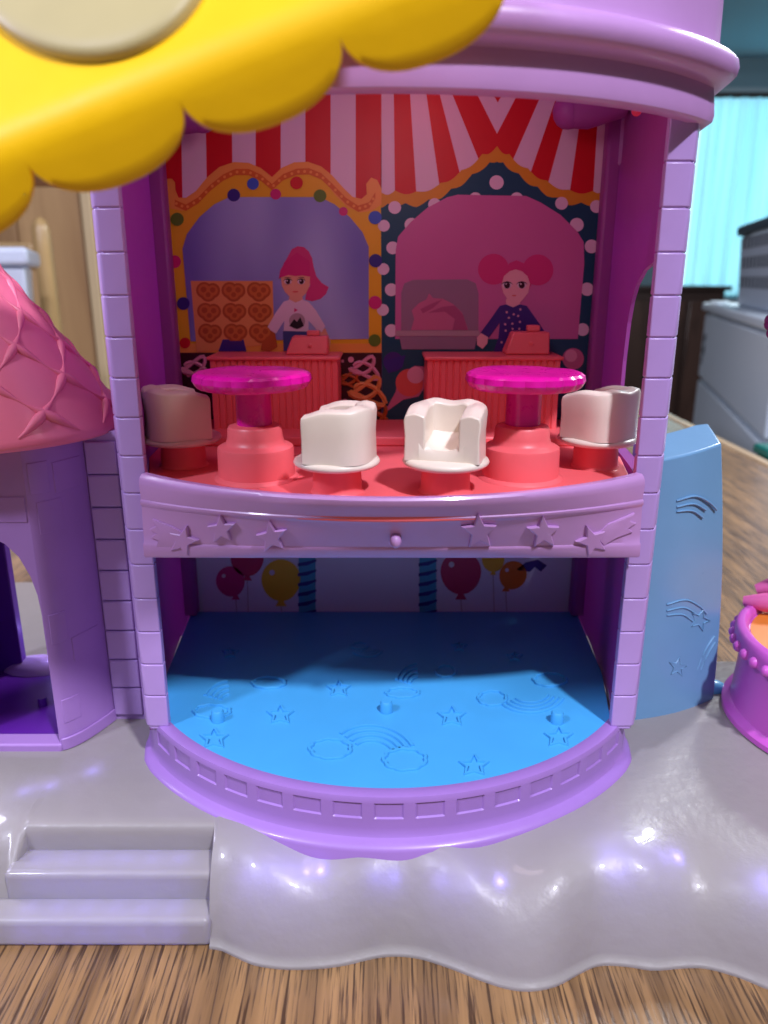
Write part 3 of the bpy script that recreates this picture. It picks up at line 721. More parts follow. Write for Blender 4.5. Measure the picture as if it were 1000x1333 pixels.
mid = [(150, 500), (195, 520), (245, 490), (295, 438), (345, 398), (395, 375), (450, 375), (500, 398), (545, 436), (590, 396), (645, 374), (695, 372), (745, 392), (795, 440), (845, 492), (895, 524), (940, 510), (965, 470)]
pr.poly(band(mid, 26), Po2, 4)
for i in range(len(mid) - 1):
    for f in (.15, .65): pr.circ(lerp(mid[i][0], mid[i + 1][0], f), lerp(mid[i][1], mid[i + 1][1], f) + 13, 6, Pot, 5, n=8)
pr.poly([(150, 1085), (990, 1085), (990, 1122), (168, 1122)], Pot, 3)
pr.build('arched_frame_print', lb)
pr = Print(tr=(180, 100, Z3))
pr.poly([(215, 1075), (182, 700), (200, 640), (250, 572), (310, 520), (372, 490), (740, 490), (800, 520), (862, 572), (912, 632), (938, 692), (938, 1065)], Pwin, 6)
pr.build('window_print', lb)
pr = Print(tr=(180, 100, Z3))
for (cx, cy, r, mt) in ((160, 580, 27, Pgrn), (150, 752, 26, Pmag), (185, 922, 26, Pind), (192, 1082, 22, Pr), (740, 485, 26, Pgrn), (645, 432, 26, Pr), (468, 436, 24, Pblu), (390, 482, 26, Pind), (560, 478, 22, Pmag), (835, 548, 18, Pmag), (964, 573, 27, Pblu), (966, 748, 27, Pind), (964, 918, 27, Pmag), (962, 1072, 25, Pgrn)):
    pr = Print(tr=(180, 100, Z3)); pr.circ(cx, cy, r, mt, 6.6); pr.build('coloured_dot', lb)
pr = Print(tr=(180, 100, Z3))
pr.poly([(215, 830), (548, 830), (555, 1085), (240, 1120)], Ptan, 7)
for r in range(3):
    for c in range(3):
        cx = 285 + c * 103 + r * 4; cy = 872 + r * 84
        for j_, (dx, dy, q) in enumerate(((-15, -4, 33), (19, -2, 31), (2, 10, 33))): pr.circ(cx + dx, cy + dy, q, Pbrown, 8 + j_ * .35 + ((r * 3 + c) % 2) * .12, n=18)
        for j_, (dx, dy, q) in enumerate(((-15, -5, 24), (19, -3, 22), (2, 12, 22))): pr.circ(cx + dx, cy + dy, q, Pbrown2, 9.4 + j_ * .3, n=16)
        for j_, (dx, dy, q) in enumerate(((-17, -7, 12), (20, -5, 11), (2, 14, 10))): pr.circ(cx + dx, cy + dy, q, Pbrown, 10.6 + j_ * .2, n=12)
pr.build('pretzel_tray_print', lb)
pr = Print(tr=(180, 100, Z3))
pr.poly([(345, 1068), (430, 1068), (442, 1116), (328, 1116)], Pind, 8); pr.poly([(352, 1074), (424, 1074), (428, 1090), (348, 1090)], Pshirt, 9)
pr.build('napkin_box_print', lb)
# printed girl with pink hair (zoom frame 340,300 scale 1/5.556)
pr = Print(tr=(340, 300, 160 / 889.))
pr.poly([(130, 350), (140, 290), (170, 235), (200, 180), (225, 135), (265, 115), (310, 120), (345, 150), (370, 200), (380, 260), (400, 330), (440, 380), (490, 410), (470, 460), (430, 495), (370, 512), (320, 500), (330, 440), (355, 400), (352, 330), (250, 300), (160, 330)], Pbun, 8)
pr.poly([(145, 340), (152, 400), (175, 445), (215, 485), (250, 495), (290, 490), (325, 455), (352, 400), (356, 330), (250, 290)], Pskin, 9)
pr.poly([(130, 345), (170, 230), (260, 160), (350, 220), (358, 335), (300, 325), (250, 330), (200, 322), (160, 335)], Pmag, 10)
pr.poly([(205, 480), (300, 480), (310, 520), (200, 520)], Pskin, 8.5)
pr.poly([(165, 515), (210, 500), (250, 522), (300, 500), (345, 515), (400, 580), (465, 690), (440, 735), (405, 720), (345, 650), (345, 730), (165, 725), (170, 650), (110, 745), (45, 705), (110, 590)], Pw, 9.5)
pr.circ(262, 655, 58, Pgrey2, 10.5); pr.poly([(205, 690), (240, 640), (262, 660), (285, 625), (312, 690), (262, 712)], Pink3, 11)
pr.circ(250, 575, 18, Pmag, 11, n=3)
pr.poly([(160, 728), (345, 728), (345, 870), (165, 870)], Pjean, 9)
pr.poly([(55, 715), (105, 745), (120, 840), (60, 880), (0, 860), (20, 760)], Pbrown, 9); pr.poly([(420, 735), (465, 705), (505, 800), (490, 880), (440, 860)], Pskin, 9)
for cx in (195, 292):
    pr.poly([(cx - 30, 346), (cx - 10, 338), (cx + 12, 338), (cx + 30, 345), (cx + 12, 342), (cx - 10, 342)], Pdark, 11)
    pr.circ(cx, 370, 27, Pw, 11, ry=20, n=16); pr.circ(cx + 2, 370, 17, Pdark, 12, ry=18, n=14); pr.circ(cx - 4, 363, 5, Pw, 13, n=8)
    pr.poly([(cx - 36, 366), (cx - 22, 353), (cx, 347), (cx + 22, 353), (cx + 36, 366), (cx + 20, 358), (cx, 353), (cx - 20, 358)], Pink3, 12.5)
pr.circ(250, 443, 22, Pcoral, 11, ry=6, n=12)
pr.build('printed_girl', lb)
# pretzel posters under the counter
pr = Print()
pr.poly([(233, 459), (497, 459), (497, 560), (238, 560)], Pdark, 3)
for (cx, cy, s, mt) in ((254, 475, 1.0, Pink2), (474, 475, 1.0, Pink2), (478, 505, 1.25, Ptan), (455, 490, .8, Pbrown), (488, 540, 1.1, Pbrown)):
    pr.m.tube([at_y(cx + s * 16 * math.sin(2 * a) * (1 - .25 * math.sin(a)), cy + s * 14 * math.cos(3 * a) * .5 - s * 9 * math.sin(a) + 4, YB - .05) for a in [2 * math.pi * k / 30 for k in range(30)]], .075 * s, 5, mt, closed=True)
for (cx, cy, r) in ((457, 468, 4), (446, 470, 2), (461, 480, 3), (449, 523, 4), (246, 488, 3)): pr.circ(cx, cy, r, Pink2, 4, n=10)
pr.build('pretzel_print', lb)
# --- right booth (zoom frame 480,100)
R3 = (480, 100, Z3)
pr = Print(tr=R3)
B_ = 490
stripes = [((50, -140), (103, -140), (108, B_), (50, B_), Pw), ((100, -140), (160, -140), (195, B_), (107, B_), Pr), ((155, -140), (205, -140), (293, B_ - 10), (195, B_), Pw),
           ((198, -140), (255, -140), (378, 420), (293, B_ - 10), Pr), ((235, -140), (280, -140), (462, 372), (378, 420), Pw), ((255, -140), (335, -140), (522, 232), (522, 320), (462, 372), Pr),
           ((335, -140), (445, -40), (525, 105), (522, 232), Pw), ((445, -40), (605, -40), (525, 105), Pr), ((605, -40), (715, -140), (522, 232), (525, 105), Pw),
           ((715, -140), (795, -140), (572, 372), (522, 320), (522, 232), Pr), ((795, -140), (840, -140), (648, 420), (572, 372), Pw), ((840, -140), (885, -140), (725, 450), (648, 420), Pr),
           ((885, -140), (925, -140), (815, B_), (725, 450), Pw), ((905, -140), (958, -140), (912, B_), (815, B_), Pr), ((950, -140), (985, -140), (964, B_), (912, B_), Pw)]
for i, st in enumerate(stripes): pr.poly(list(st[:-1]), st[-1], 1 + (i % 3) * .1)
pr.build('striped_awning_print', rb)
pr = Print(tr=R3)
pts = [(50, 485), (107, 478), (195, 482), (293, 448), (378, 395), (462, 330), (522, 298), (572, 330), (648, 388), (725, 438), (815, 475), (912, 480), (962, 470)]
gold_top, teal_top = [], []
for i in range(len(pts) - 1):
    (x0, y0), (x1, y1) = pts[i], pts[i + 1]
    for k in range(10):
        f = k / 10; bulge = math.sin(math.pi * f) * 14
        gold_top.append((lerp(x0, x1, f), lerp(y0, y1, f) - 16 + bulge * (1 if 0 < i < 11 else 1)))
        teal_top.append((lerp(x0, x1, f), lerp(y0, y1, f) + 34 + math.sin(math.pi * ((f + .5) % 1)) * 14))
gold_top.append((964, 456)); teal_top.append((962, 514))
pr.poly(gold_top + [(964, 540), (50, 540)], Pgold, 2)
pr.poly(teal_top + [(950, 1380), (55, 1380)], Pteal, 3)
pr.build('scalloped_trim_print', rb)
pr = Print(tr=R3)
for (cx, cy, r) in ((520, 430, 29), (98, 696, 26), (92, 866, 26), (92, 1032, 26), (906, 690, 28), (888, 864, 27), (870, 1028, 26), (174, 602, 28), (846, 602, 28), (106, 532, 26), (268, 520, 26), (434, 496, 26), (602, 496, 26), (784, 515, 26), (926, 528, 26), (62, 606, 24), (60, 782, 24), (58, 948, 24)):
    pr = Print(tr=R3); pr.circ(cx, cy, r, Pw, 3.6); pr.build('white_dot', rb)
pr = Print(tr=R3)
pr.poly([(108, 1066), (110, 705), (120, 650), (170, 592), (240, 532), (320, 490), (362, 480), (640, 485), (700, 512), (780, 562), (848, 630), (874, 672), (876, 760), (850, 1066)], Ppink, 4.6)
pr.build('window_print', rb)
pr = Print(tr=R3)
pr.poly([(132, 1032), (132, 880), (145, 840), (180, 826), (400, 824), (435, 840), (446, 880), (446, 1032)], Pgrey, 6)
pr.poly([(172, 1030), (185, 985), (175, 950), (205, 920), (235, 905), (245, 880), (262, 900), (300, 902), (345, 925), (380, 960), (405, 1030)], Pswirl, 7)
pr.poly([(240, 960), (300, 935), (350, 930), (385, 970), (402, 1030), (340, 1030), (350, 985), (310, 955)], Pswirl2, 8); pr.poly([(210, 945), (250, 925), (300, 905), (262, 940), (220, 962)], Pswirl2, 8)
pr.poly([(110, 1032), (450, 1032), (450, 1054), (110, 1054)], Pgrey2, 7); pr.poly([(125, 1056), (440, 1056), (430, 1108), (135, 1108)], Pgrey, 7)
pr.build('ice_cream_case_print', rb)
pr = Print(tr=(600, 310, 180 / 1000.))
pr.circ(235, 225, 112, Pbun, 6, n=26); pr.circ(555, 230, 112, Pbun, 6.2, n=26)
pr.poly([(290, 330), (310, 240), (350, 180), (400, 160), (450, 180), (490, 240), (510, 330), (470, 420), (330, 420)], Pbun, 7)
pr.poly([(292, 340), (310, 275), (350, 240), (395, 226), (440, 240), (480, 275), (498, 330), (485, 395), (450, 440), (420, 470), (375, 475), (335, 440), (305, 395)], Pskin2, 8)
pr.poly([(325, 440), (425, 440), (428, 498), (325, 498)], Pskin2, 7.5)
pr.poly([(280, 490), (325, 478), (375, 500), (425, 478), (475, 490), (560, 610), (620, 700), (560, 740), (470, 640), (480, 800), (230, 830), (270, 720), (280, 610), (200, 720), (140, 685), (210, 590)], Pshirt, 9)
for (cx, cy) in ((330, 535), (380, 550), (428, 515), (345, 575), (412, 562), (370, 618), (318, 622), (425, 605), (322, 668), (372, 655), (420, 655), (292, 752), (350, 720), (400, 710), (330, 790)): pr.circ(cx, cy, 9, Pink2, 10, n=6)
pr.poly([(145, 685), (195, 715), (190, 760), (155, 800), (115, 770), (115, 720)], Pskin2, 9.5)
for cx in (332, 438):
    pr.circ(cx, 340, 33, Pw, 9, ry=25, n=16); pr.circ(cx, 340, 22, Pdark, 10, ry=24, n=14); pr.circ(cx - 7, 331, 6, Pw, 11, n=8); pr.poly([(cx - 44, 336), (cx - 26, 319), (cx, 311), (cx + 26, 319), (cx + 44, 336), (cx + 24, 325), (cx, 319), (cx - 24, 325)], Pink3, 11)
pr.circ(383, 415, 16, Pcoral, 10, ry=5, n=10)
pr.build('printed_girl', rb)
pr = Print()
pr.circ(512, 471, 13, Pshirt, 4); pr.poly([(498, 470), (528, 462), (524, 478), (506, 486)], Pind, 5)
pr.poly([(500, 538), (515, 510), (520, 488), (540, 476), (560, 478), (556, 500), (545, 516), (525, 520)], Pswirl, 4); pr.circ(533, 498, 18, Pcoral, 5); pr.circ(541, 488, 11, Pink2, 6)
pr.build('candy_print', rb)
pr = Print(); pr.circ(746, 467, 14, Pswirl, 4); pr.circ(743, 463, 8, Pink2, 5); pr.build('candy_print', rb)
# --- lower sticker with balloons and twisted poles
Pbl = P('print_lavender_white', 220, 206, 226); Pcrim = P('print_crimson', 196, 26, 90); Pturq = P('print_turquoise', 70, 150, 190)
m = MB(); m.box((at_y(252, 760, YB).x, YB + .001, Z_FLOOR + .02), (at_y(744, 760, YB).x, YB + .05, Z_UP - .4)); ls = m.build('balloon_sticker', Pbl, tw)
def balloon(name, cx, cy, r, mat, tilt=0):
    pr = Print(); pts = []
    for k in range(26):
        a = 2 * math.pi * k / 26; rr = r * (1 + (.10 if math.sin(a) > 0 else 0) * math.sin(a) ** 3); x, y = rr * math.cos(a) * .98, rr * math.sin(a)
        c, s = math.cos(tilt), math.sin(tilt); pts.append((cx + x * c - y * s, cy + x * s + y * c))
    pr.poly(pts, mat, 2)
    bx, by = cx - math.sin(tilt) * r * 1.1, cy + math.cos(tilt) * r * 1.1
    pr.poly([(bx - r * .12, by - 1), (bx + r * .12, by - 1), (bx + r * .28, by + r * .24), (bx - r * .28, by + r * .24)], mat, 3)
    pr.circ(cx - r * .45, cy - r * .35, r * .14, Pw, 4, n=10)
    pr.poly([(bx - .6, by + r * .24), (bx + .6, by + r * .24), (bx + 2, 800), (bx + 1, 800)], Pgrey2, 1.5)
    pr.build(name, ls)
balloon('balloon', 322, 726, 22, Pcrim); balloon('balloon', 300, 756, 19, Pmag, -.35); balloon('balloon', 366, 754, 26, Py)
balloon('balloon', 600, 744, 27, Pcrim); balloon('balloon', 642, 728, 15, Py); balloon('balloon', 668, 748, 18, P('print_balloon_orange', 226, 110, 20), .5)
pr = Print(); pr.poly([(672, 742), (684, 732), (700, 728), (712, 736), (704, 744), (696, 738), (690, 744)], Pshirt, 2); pr.build('streamer_print', ls)
for (c, hw) in ((400, 11), (557, 11)):
    pr = Print(); pr.poly([(c - hw, 690), (c + hw, 690), (c + hw, 798), (c - hw, 798)], Pturq, 2)
    for k in range(10): pr.poly([(c - hw - 1, 694 + k * 13), (c + hw + 1, 689 + k * 13), (c + hw + 1, 691.5 + k * 13), (c, 697 + k * 13), (c - hw - 1, 698 + k * 13)], Pind, 3)
    pr.build('twisted_pole_print', ls)

# ================================================================== COUNTERS
def counter(px0, px1, reg0, reg1, regtop, label, which):
    y0 = 26.3; a = at_y(px0, 464, y0).x; b = at_y(px1, 464, y0).x; zt = at_y(400, 464, y0).z; zb = Z_UP + .322
    t = thing('toy_counter', ((a + b) / 2, y0, zb), label, 'counter', 'booth counters on the coral floor')
    m = MB(); n = int((b - a) / .22); pts = []
    for k in range(n):
        x0 = lerp(a, b, k / n); x1 = lerp(a, b, (k + 1) / n); w_ = x1 - x0
        pts += [(x0 + w_ * .04, y0 + .05), (x0 + w_ * .18, y0), (x0 + w_ * .82, y0), (x0 + w_ * .96, y0 + .05)]
    pts += [(b, 28.05), (a, 28.05)]
    m.prism([(x, y, zb) for x, y in pts], [(x, y, zt - .13) for x, y in pts]); m.build('front_panel', CORAL, t)
    m = MB(); m.box((a - .08, y0 - .1, zt - .128), (b + .08, 28.1, zt)); m.build('countertop', CORAL, t, bevel=.05)
    r0 = at_y(reg0, 460, 26.9).x; r1 = at_y(reg1, 460, 26.9).x; rt = at_y(reg0, regtop, 26.9).z
    rg = thing('cash_register', ((r0 + r1) / 2, 27.2, zt), which, 'cash register', 'registers on the booth counters')
    hh = (rt - zt)
    m = MB(); m.prism([(r0 - .25, 26.8, zt + .01), (r1, 26.8, zt + .01), (r1, 27.8, zt + .01), (r0 - .25, 27.8, zt + .01)], [(r0, 26.95, zt + hh * .78), (r1, 26.95, zt + hh * .78), (r1, 27.6, zt + hh * .78), (r0, 27.6, zt + hh * .78)])
    m.build('body', CORAL, rg, bevel=.06)
    mx = lerp(r0, r1, .58); m = MB(); m.box((mx - .22, 27.1, zt + hh * .78 + .005), (mx + .22, 27.45, zt + hh)); m.build('display', CORAL, rg, bevel=.04)
    m = MB(); m.lathe([(.07, 0), (.07, .05), (.03, .07)], (0, 0, 0), 10)
    bt2 = m.build('button', CORAL, rg, smooth=40); bt2.data.transform(Matrix.Translation((lerp(r0, r1, .5), 26.86, zt + hh * .4)) @ Matrix.Rotation(math.pi / 2, 4, 'X'))
counter(272, 440, 381, 427, 431, 'coral ribbed toy counter at the orange pretzel booth', 'coral toy cash register on the pretzel booth counter')
counter(556, 731, 667, 715, 424, 'coral ribbed toy counter at the teal dotted booth', 'coral toy cash register on the teal dotted booth counter')

# ================================================================== TABLES
def toy_table(cx, cy, rot, label):
    t = thing('toy_table', (cx, cy, Z_UP), label, 'table', 'toy cafe tables on the coral floor')
    ped = [(1.18, .0), (1.16, .02), (1.12, .06), (1.06, .10), (1.05, .80), (1.03, .88), (.95, .93), (.86, .95), (.80, 1.0), (.76, 1.15), (.74, 1.40), (.70, 1.46), (.55, 1.5)]
    m = MB(); m.lathe(ped, (cx, cy, Z_UP + .003), 40); m.build('pedestal', CORAL, t, smooth=40)
    m = MB(); m.lathe([(.48, 1.5), (.47, 2.6)], (cx, cy, Z_UP + .004), 32); m.build('stem', HOTPINK, t, smooth=40)
    def rf(a):
        d = (a - rot + math.pi) % (2 * math.pi) - math.pi
        e = (a - rot) % (2 * math.pi) - math.pi
        return 1 - .17 * math.exp(-(d / .33) ** 2) + .05 * math.exp(-(e / .4) ** 2)
    m = MB(); n = 108; rows = []; zb = Z_UP + 2.06
    for i, (r, z) in enumerate([(.6, .38), (1.30, .38), (1.42, .40), (1.5, .48), (1.57, .64), (1.55, .82), (1.48, .90), (1.38, .93), (.9, .93), (.3, .93)]):
        row = []
        for k in range(n):
            a = 2 * math.pi * k / n; q = rf(a)
            g = 0
            if 2 <= i <= 6: g = (0, 0, .4, .9, 1, .8, .4)[i] * .075 * (abs(math.sin(math.pi * k / 6)) - .5)
            zz_ = .012 * math.sin(3 * a + rot) if i >= 7 else 0
            row.append((cx + (r * q + g) * math.cos(a), cy + (r * q + g) * math.sin(a), zb + z * .82 + .12 + zz_))
        rows.append(row)
    m.grid(rows, close_u=True); m.f.append(tuple(range(9 * n, 10 * n))); m.m.append(0); m.f.append(tuple(range(n))); m.m.append(0)
    m.build('tabletop', HOTPINK, t, smooth=30)
toy_table(-3.55, 20.85, math.radians(95), 'hot pink faceted toy table beside the pretzel booth counter')
toy_table(3.80, 20.85, math.radians(40), 'hot pink faceted toy table beside the teal booth counter')

# ================================================================== CHAIRS
def build_chair():
    t = thing('toy_chair', (0, 0, 0), '', 'chair', 'white toy chairs around the pink tables')
    m = MB(); m.lathe([(.68, 0), (.64, .04), (.62, .1), (.60, .66)], (0, 0, 0), 28); m.build('post', CORAL, t, smooth=40)
    m = MB(); m.lathe([(.5, .66), (.98, .68), (1.06, .73), (1.08, .78), (1.05, .84), (.96, .88), (.3, .90)], (0, 0, 0), 44); m.build('seat_plate', WHITE, t, smooth=50)
    path = [(-.66, -.60), (-.68, -.2), (-.68, .25), (-.60, .52), (-.35, .66), (0, .69), (.35, .66), (.60, .52), (.68, .25), (.68, -.2), (.66, -.60)]
    P_ = catmull([(x, y, 0) for x, y in path], 5); n = len(P_); rows = []
    for i, p in enumerate(P_):
        a = P_[max(0, i - 1)]; b = P_[min(n - 1, i + 1)]; tt = (b - a).normalized(); nn = Vector((tt.y, -tt.x, 0))
        f = abs(i / (n - 1) - .5) * 2
        h = 1.34 - .05 * math.cos((1 - f) * math.pi * 4) * .6 - .16 * max(0, f - .55) / .45; T = .25
        sec = [(-T, .86), (-T, .86 + h - .20), (-T + .01, .86 + h - .07), (-.04, .86 + h), (.05, .86 + h), (T - .01, .86 + h - .05), (T + .03, .86 + h - .18), (T, .86 + h * .5), (T + .02, .86)]
        rows.append([(p.x - nn.x * o_, p.y - nn.y * o_, z) for o_, z in sec])
    m = MB(); m.grid(rows); k = len(rows[0])
    m.f.append(tuple(range(k))); m.m.append(0); m.f.append(tuple(range((n - 1) * k, n * k))); m.m.append(0)
    m.build('backrest', WHITE, t, smooth=55, bevel=.035, seg=2)
    m = MB(); rows = []
    rows = []
    for i in range(13):
        y = lerp(-.60, .60, i / 12); row = []
        for k in range(15):
            x = lerp(-.56, .56, k / 14); e = max(abs(x) / .56, 0); b_ = max(0, (y + .05) / .65)
            row.append((x, y, 1.12 + .34 * e ** 3 + .55 * b_ ** 2.2 - (.16 if i == 0 else 0)))
        rows.append(row)
    rows.insert(0, [(p[0], p[1] - .01, .885) for p in rows[0]])
    m.grid(rows); m.build('cushion', WHITE, t, smooth=50, fix=False)
    return t
c0_ = build_chair()
kids = list(c0_.children)
spots = [(-1.22, 19.40, math.radians(-103), 1.04, 'white toy chair turned side-on between the pretzel booth table and balcony middle'),
         (1.60, 19.40, math.radians(-16), 1.04, 'white toy chair facing forward between balcony middle and teal booth table'),
         (-5.95, 22.3, math.radians(118), 1.06, 'white toy chair tucked beside the tower pillar nearest the turret'),
         (6.25, 22.2, math.radians(-138), 1.06, 'white toy chair tucked beside the pillar nearest the blue slide')]
for i, (x, y, a, s, lab) in enumerate(spots):
    if i == 0: r = c0_
    else:
        r = c0_.copy(); COL.objects.link(r)
        for kk in kids:
            d = kk.copy(); COL.objects.link(d); d.parent = r; d.matrix_parent_inverse = Matrix.Identity(4)
    r.location = (x, y, Z_UP + .004); r.rotation_euler = (0, 0, a); r.scale = (s, s, s); r['label'] = lab

# ================================================================== LEFT TURRET
tr_ = thing('turret', (-12.3, 23, Z_CLOUD), 'round purple toy turret with pink cone roof and arched doorway at left', 'toy turret')
CY = Vector((-9.87, 20.75)); ZT = H - 4.35
# front facet with arch
fx0 = -14.6
ar = [(-10.08, Z_CLOUD + .25), (-10.08, 7.0), (-10.12, 7.6), (-10.25, 8.2), (-10.5, 8.8), (-10.85, 9.2), (-11.3, 9.45), (-11.8, 9.5)]
ar_full = ar + [(-23.6 - x, z) for x, z in reversed(ar[:-1])]
outer = [(fx0, Z_CLOUD), (-9.87, Z_CLOUD), (-9.87, ZT), (fx0, ZT)]
loop = [(-10.02, Z_CLOUD + .25), (-10.02, ZT), (fx0, ZT), (fx0, Z_CLOUD + .25)] + list(reversed(ar_full))
m = MB(); m.prism([(x, 20.75, z) for x, z in loop], [(x, 21.25, z) for x, z in loop]); m.build('front_wall', TURRET, tr_)
m = MB(); m.box((fx0, 20.66, Z_CLOUD - .1), (-10.0, 21.3, Z_CLOUD + .246)); m.build('door_sill', TURRET, tr_, bevel=.07)
# rounded side
SA, SC_, SB = Vector((-10.04, 20.74)), Vector((-9.55, 20.86)), Vector((-8.95, 22.5))
def curve(t, d):
    p = SA * (1 - t) ** 2 + SC_ * 2 * t * (1 - t) + SB * t * t
    g = ((SC_ - SA) * (1 - t) + (SB - SC_) * t).normalized(); return p + Vector((g.y, -g.x)) * d
def facet(m, t0, t1, d0, d1, z0, z1, n=12):
    ring = [curve(lerp(t0, t1, k / n), d1) for k in range(n + 1)] + [curve(lerp(t0, t1, k / n), d0) for k in range(n, -1, -1)]
    m.prism([(p.x, p.y, z0) for p in ring], [(p.x, p.y, z1) for p in ring])
m = MB(); facet(m, 0, 1, -.35, 0, Z_CLOUD, ZT, 24); m.build('side_wall', TURRET, tr_, smooth=40)
m = MB(); facet(m, .02, 1, .0, .07, Z_CLOUD, Z_CLOUD + .42, 24); m.build('plinth', TURRET, tr_, bevel=.04)
for (s0, s1, z0, z1) in ((.10, .48, ZT - 1.5, ZT - .6), (.55, .93, ZT - 1.6, ZT - .7), (.2, .62, ZT - 2.7, ZT - 1.75), (.12, .46, 6.0, 6.95), (.5, .9, 5.2, 6.0), (.15, .5, 3.3, 4.1)):
    m = MB(); facet(m, s0, s1, -.01, .018, z0, z1, 6); m.build('brick', TURRET, tr_, bevel=.02)
for (x0, x1, z0, z1) in ((-10.9, -9.95, ZT - 2.3, ZT - 1.55), (-12.2, -11.0, ZT - 1.45, ZT - .7)):
    m = MB(); m.box((x0, 20.725, z0), (min(x1, -10.1), 20.76, z1)); m.build('brick', TURRET, tr_, bevel=.03)
# interior
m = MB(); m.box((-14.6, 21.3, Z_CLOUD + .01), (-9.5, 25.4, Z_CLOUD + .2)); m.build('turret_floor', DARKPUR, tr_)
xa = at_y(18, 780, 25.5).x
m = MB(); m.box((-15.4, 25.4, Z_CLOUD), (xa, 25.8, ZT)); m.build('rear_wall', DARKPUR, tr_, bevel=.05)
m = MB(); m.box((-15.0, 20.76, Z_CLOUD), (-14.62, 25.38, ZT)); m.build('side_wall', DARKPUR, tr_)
q = at_z(45, 880, Z_CLOUD); m = MB(); m.ball((q.x, q.y + .3, Z_CLOUD + .05), 1.0, sc=(1.3, .8, .55)); m.build('floor_mound', PURPLE, tr_, smooth=80)
q = at_z(56, 918, Z_CLOUD + .2); m = MB(); m.lathe([(.15, 0), (.14, .3)], (q.x, q.y, Z_CLOUD + .2), 12); m.build('peg', DARKPUR, tr_, smooth=40)
l = bpy.data.lights.new('led_light', 'POINT'); l.energy = 22; l.color = (.38, .28, 1); l.shadow_soft_size = .1
o = bpy.data.objects.new('led_light', l); COL.objects.link(o); put(o, tr_); o.location = (-12.6, 26.3, 3.9)
# connecting brick wall up to the pillar
cn = MB(); cn.box((-9.35, 22.5, Z_CLOUD), (-7.6, 22.9, ZT - .02)); cw = cn.build('link_wall', PURPLE, tr_)
zz = Z_CLOUD + .2; fst = None; k = 0
while zz + k * 1.03 < ZT - .9:
    if fst is None:
        m = MB(); m.box((-8.93, 22.40, zz), (-7.98, 22.52, zz + .99)); fst = m.build('brick', PURPLE, cw, bevel=.05, seg=3)
    else: dup_mesh(fst, cw, (0, 0, 1.03 * k))
    k += 1
# cone roof
CC = (-12.15, 23.3, H - 4.45)
cp_ = [(3.4, .0), (3.95, -.02), (4.05, .04), (4.07, .14), (4.0, .28), (3.82, .62), (3.42, 1.28), (2.98, 1.95), (2.28, 2.95), (1.68, 3.75), (1.15, 4.5), (.65, 5.3), (.12, 6.2)]
m = MB(); m.lathe(cp_, CC, 72); rf_ = m.build('cone_roof', CONE, tr_, smooth=60)
def cone_r(z): return interp([p[1] for p in cp_[4:]], [p[0] for p in cp_[4:]], z)
for sgn in (1, -1):
    for j in range(9):
        a0 = 2 * math.pi * j / 9 + (.35); pts, rr = [], []
        for k in range(40):
            z = lerp(.32, 5.6, k / 39); a = a0 + sgn * z * .40
            r_ = cone_r(z) - .02; pts.append((CC[0] + r_ * math.cos(a), CC[1] + r_ * math.sin(a), CC[2] + z))
            ph = ((z - .32) / (math.pi / 9 / .40)) % 1
            rr.append((.04 + .13 * math.sin(math.pi * ph) ** 2) * (1 - .08 * z))
        m = MB(); m.tube(pts, rr, 8); m.build('lattice_ridge', CONE, rf_, smooth=70)

# ================================================================== YELLOW CANOPY
cy_ = thing('yellow_awning', (-3, 13, H + 3), 'bright yellow scalloped awning with cream disc in the foreground', 'awning')
YC = 12.0
c0 = at_y(14, 177, YC); c1 = at_y(430, 8, YC)
e1 = (c1 - c0).normalized(); LB = (c1 - c0).length / 2                      # one lobe
e2 = Vector((0, .16, 0)) + Vector((e1.z, 0, -e1.x)); e2 = Vector((e2.x, .38, e2.z)); e2.normalize()   # valance hangs down
e3 = Vector((-e1.z * .80, .62, e1.x * .80)).normalized()                    # face slopes back and up
nf = e1.cross(e3).normalized()
if nf.y > 0: nf = -nf
NOTCH, DEEP = .38, 1.10
def lobe_len(u):
    f = (u / LB) % 1.0; s = abs(2 * f - 1)
    return NOTCH + (DEEP - NOTCH) * math.sqrt(max(0, 1 - s ** 2.3))
u0, u1 = -1.0 * LB, 3.0 * LB
us = []
nL = 4
for L_ in range(nL):
    for k in range(40):
        s = -math.cos(math.pi * k / 40); us.append(u0 + L_ * LB + LB * (s + 1) / 2)
us.append(u1)
FACE = 7.2
m = MB(); rows = []
def canopy_pt(u, v, off):
    # v<0 on the face, v>0 on the valance; rounded bend
    R = .42
    n2 = e1.cross(e2).normalized()
    if n2.y > 0: n2 = -n2
    if v <= -R: p = e3 * (-v); n = nf
    elif v >= R: p = e2 * v; n = n2
    else:
        t = (v + R) / (2 * R); a = e3 * R; b = Vector((0, 0, 0)); c = e2 * R
        p = a * (1 - t) ** 2 + b * 2 * t * (1 - t) + c * t * t; n = (nf * (1 - t) + n2 * t).normalized()
    return c0 + e1 * u + p + n * off
for u in us:
    L = lobe_len(u - u0); row = []
    vs = [-FACE, -5, -3, -1.5, -.6, -.42, -.3, -.18, -.06, .06, .18, .3]
    vs = [v for v in vs if v < L - .06]
    vv = vs[:12]
    while len(vv) < 12: vv.append(vv[-1] + .001)
    tail = [lerp(vv[-1], L, f) for f in (.35, .7, .93)]
    allv = vv + tail
    up_ = [canopy_pt(u, v, .0) for v in allv] + [canopy_pt(u, L + .02, -.05), canopy_pt(u, L, -.13)]
    dn_ = [canopy_pt(u, v, -.18) for v in reversed(allv)]
    rows.append(up_ + dn_)
m.grid(rows, close_u=True); k = len(rows[0])
m.f.append(tuple(range(k))); m.m.append(0); m.f.append(tuple(range((len(rows) - 1) * k, len(rows) * k))); m.m.append(0)
m.build('awning_shell', YELLOW, cy_, smooth=50)
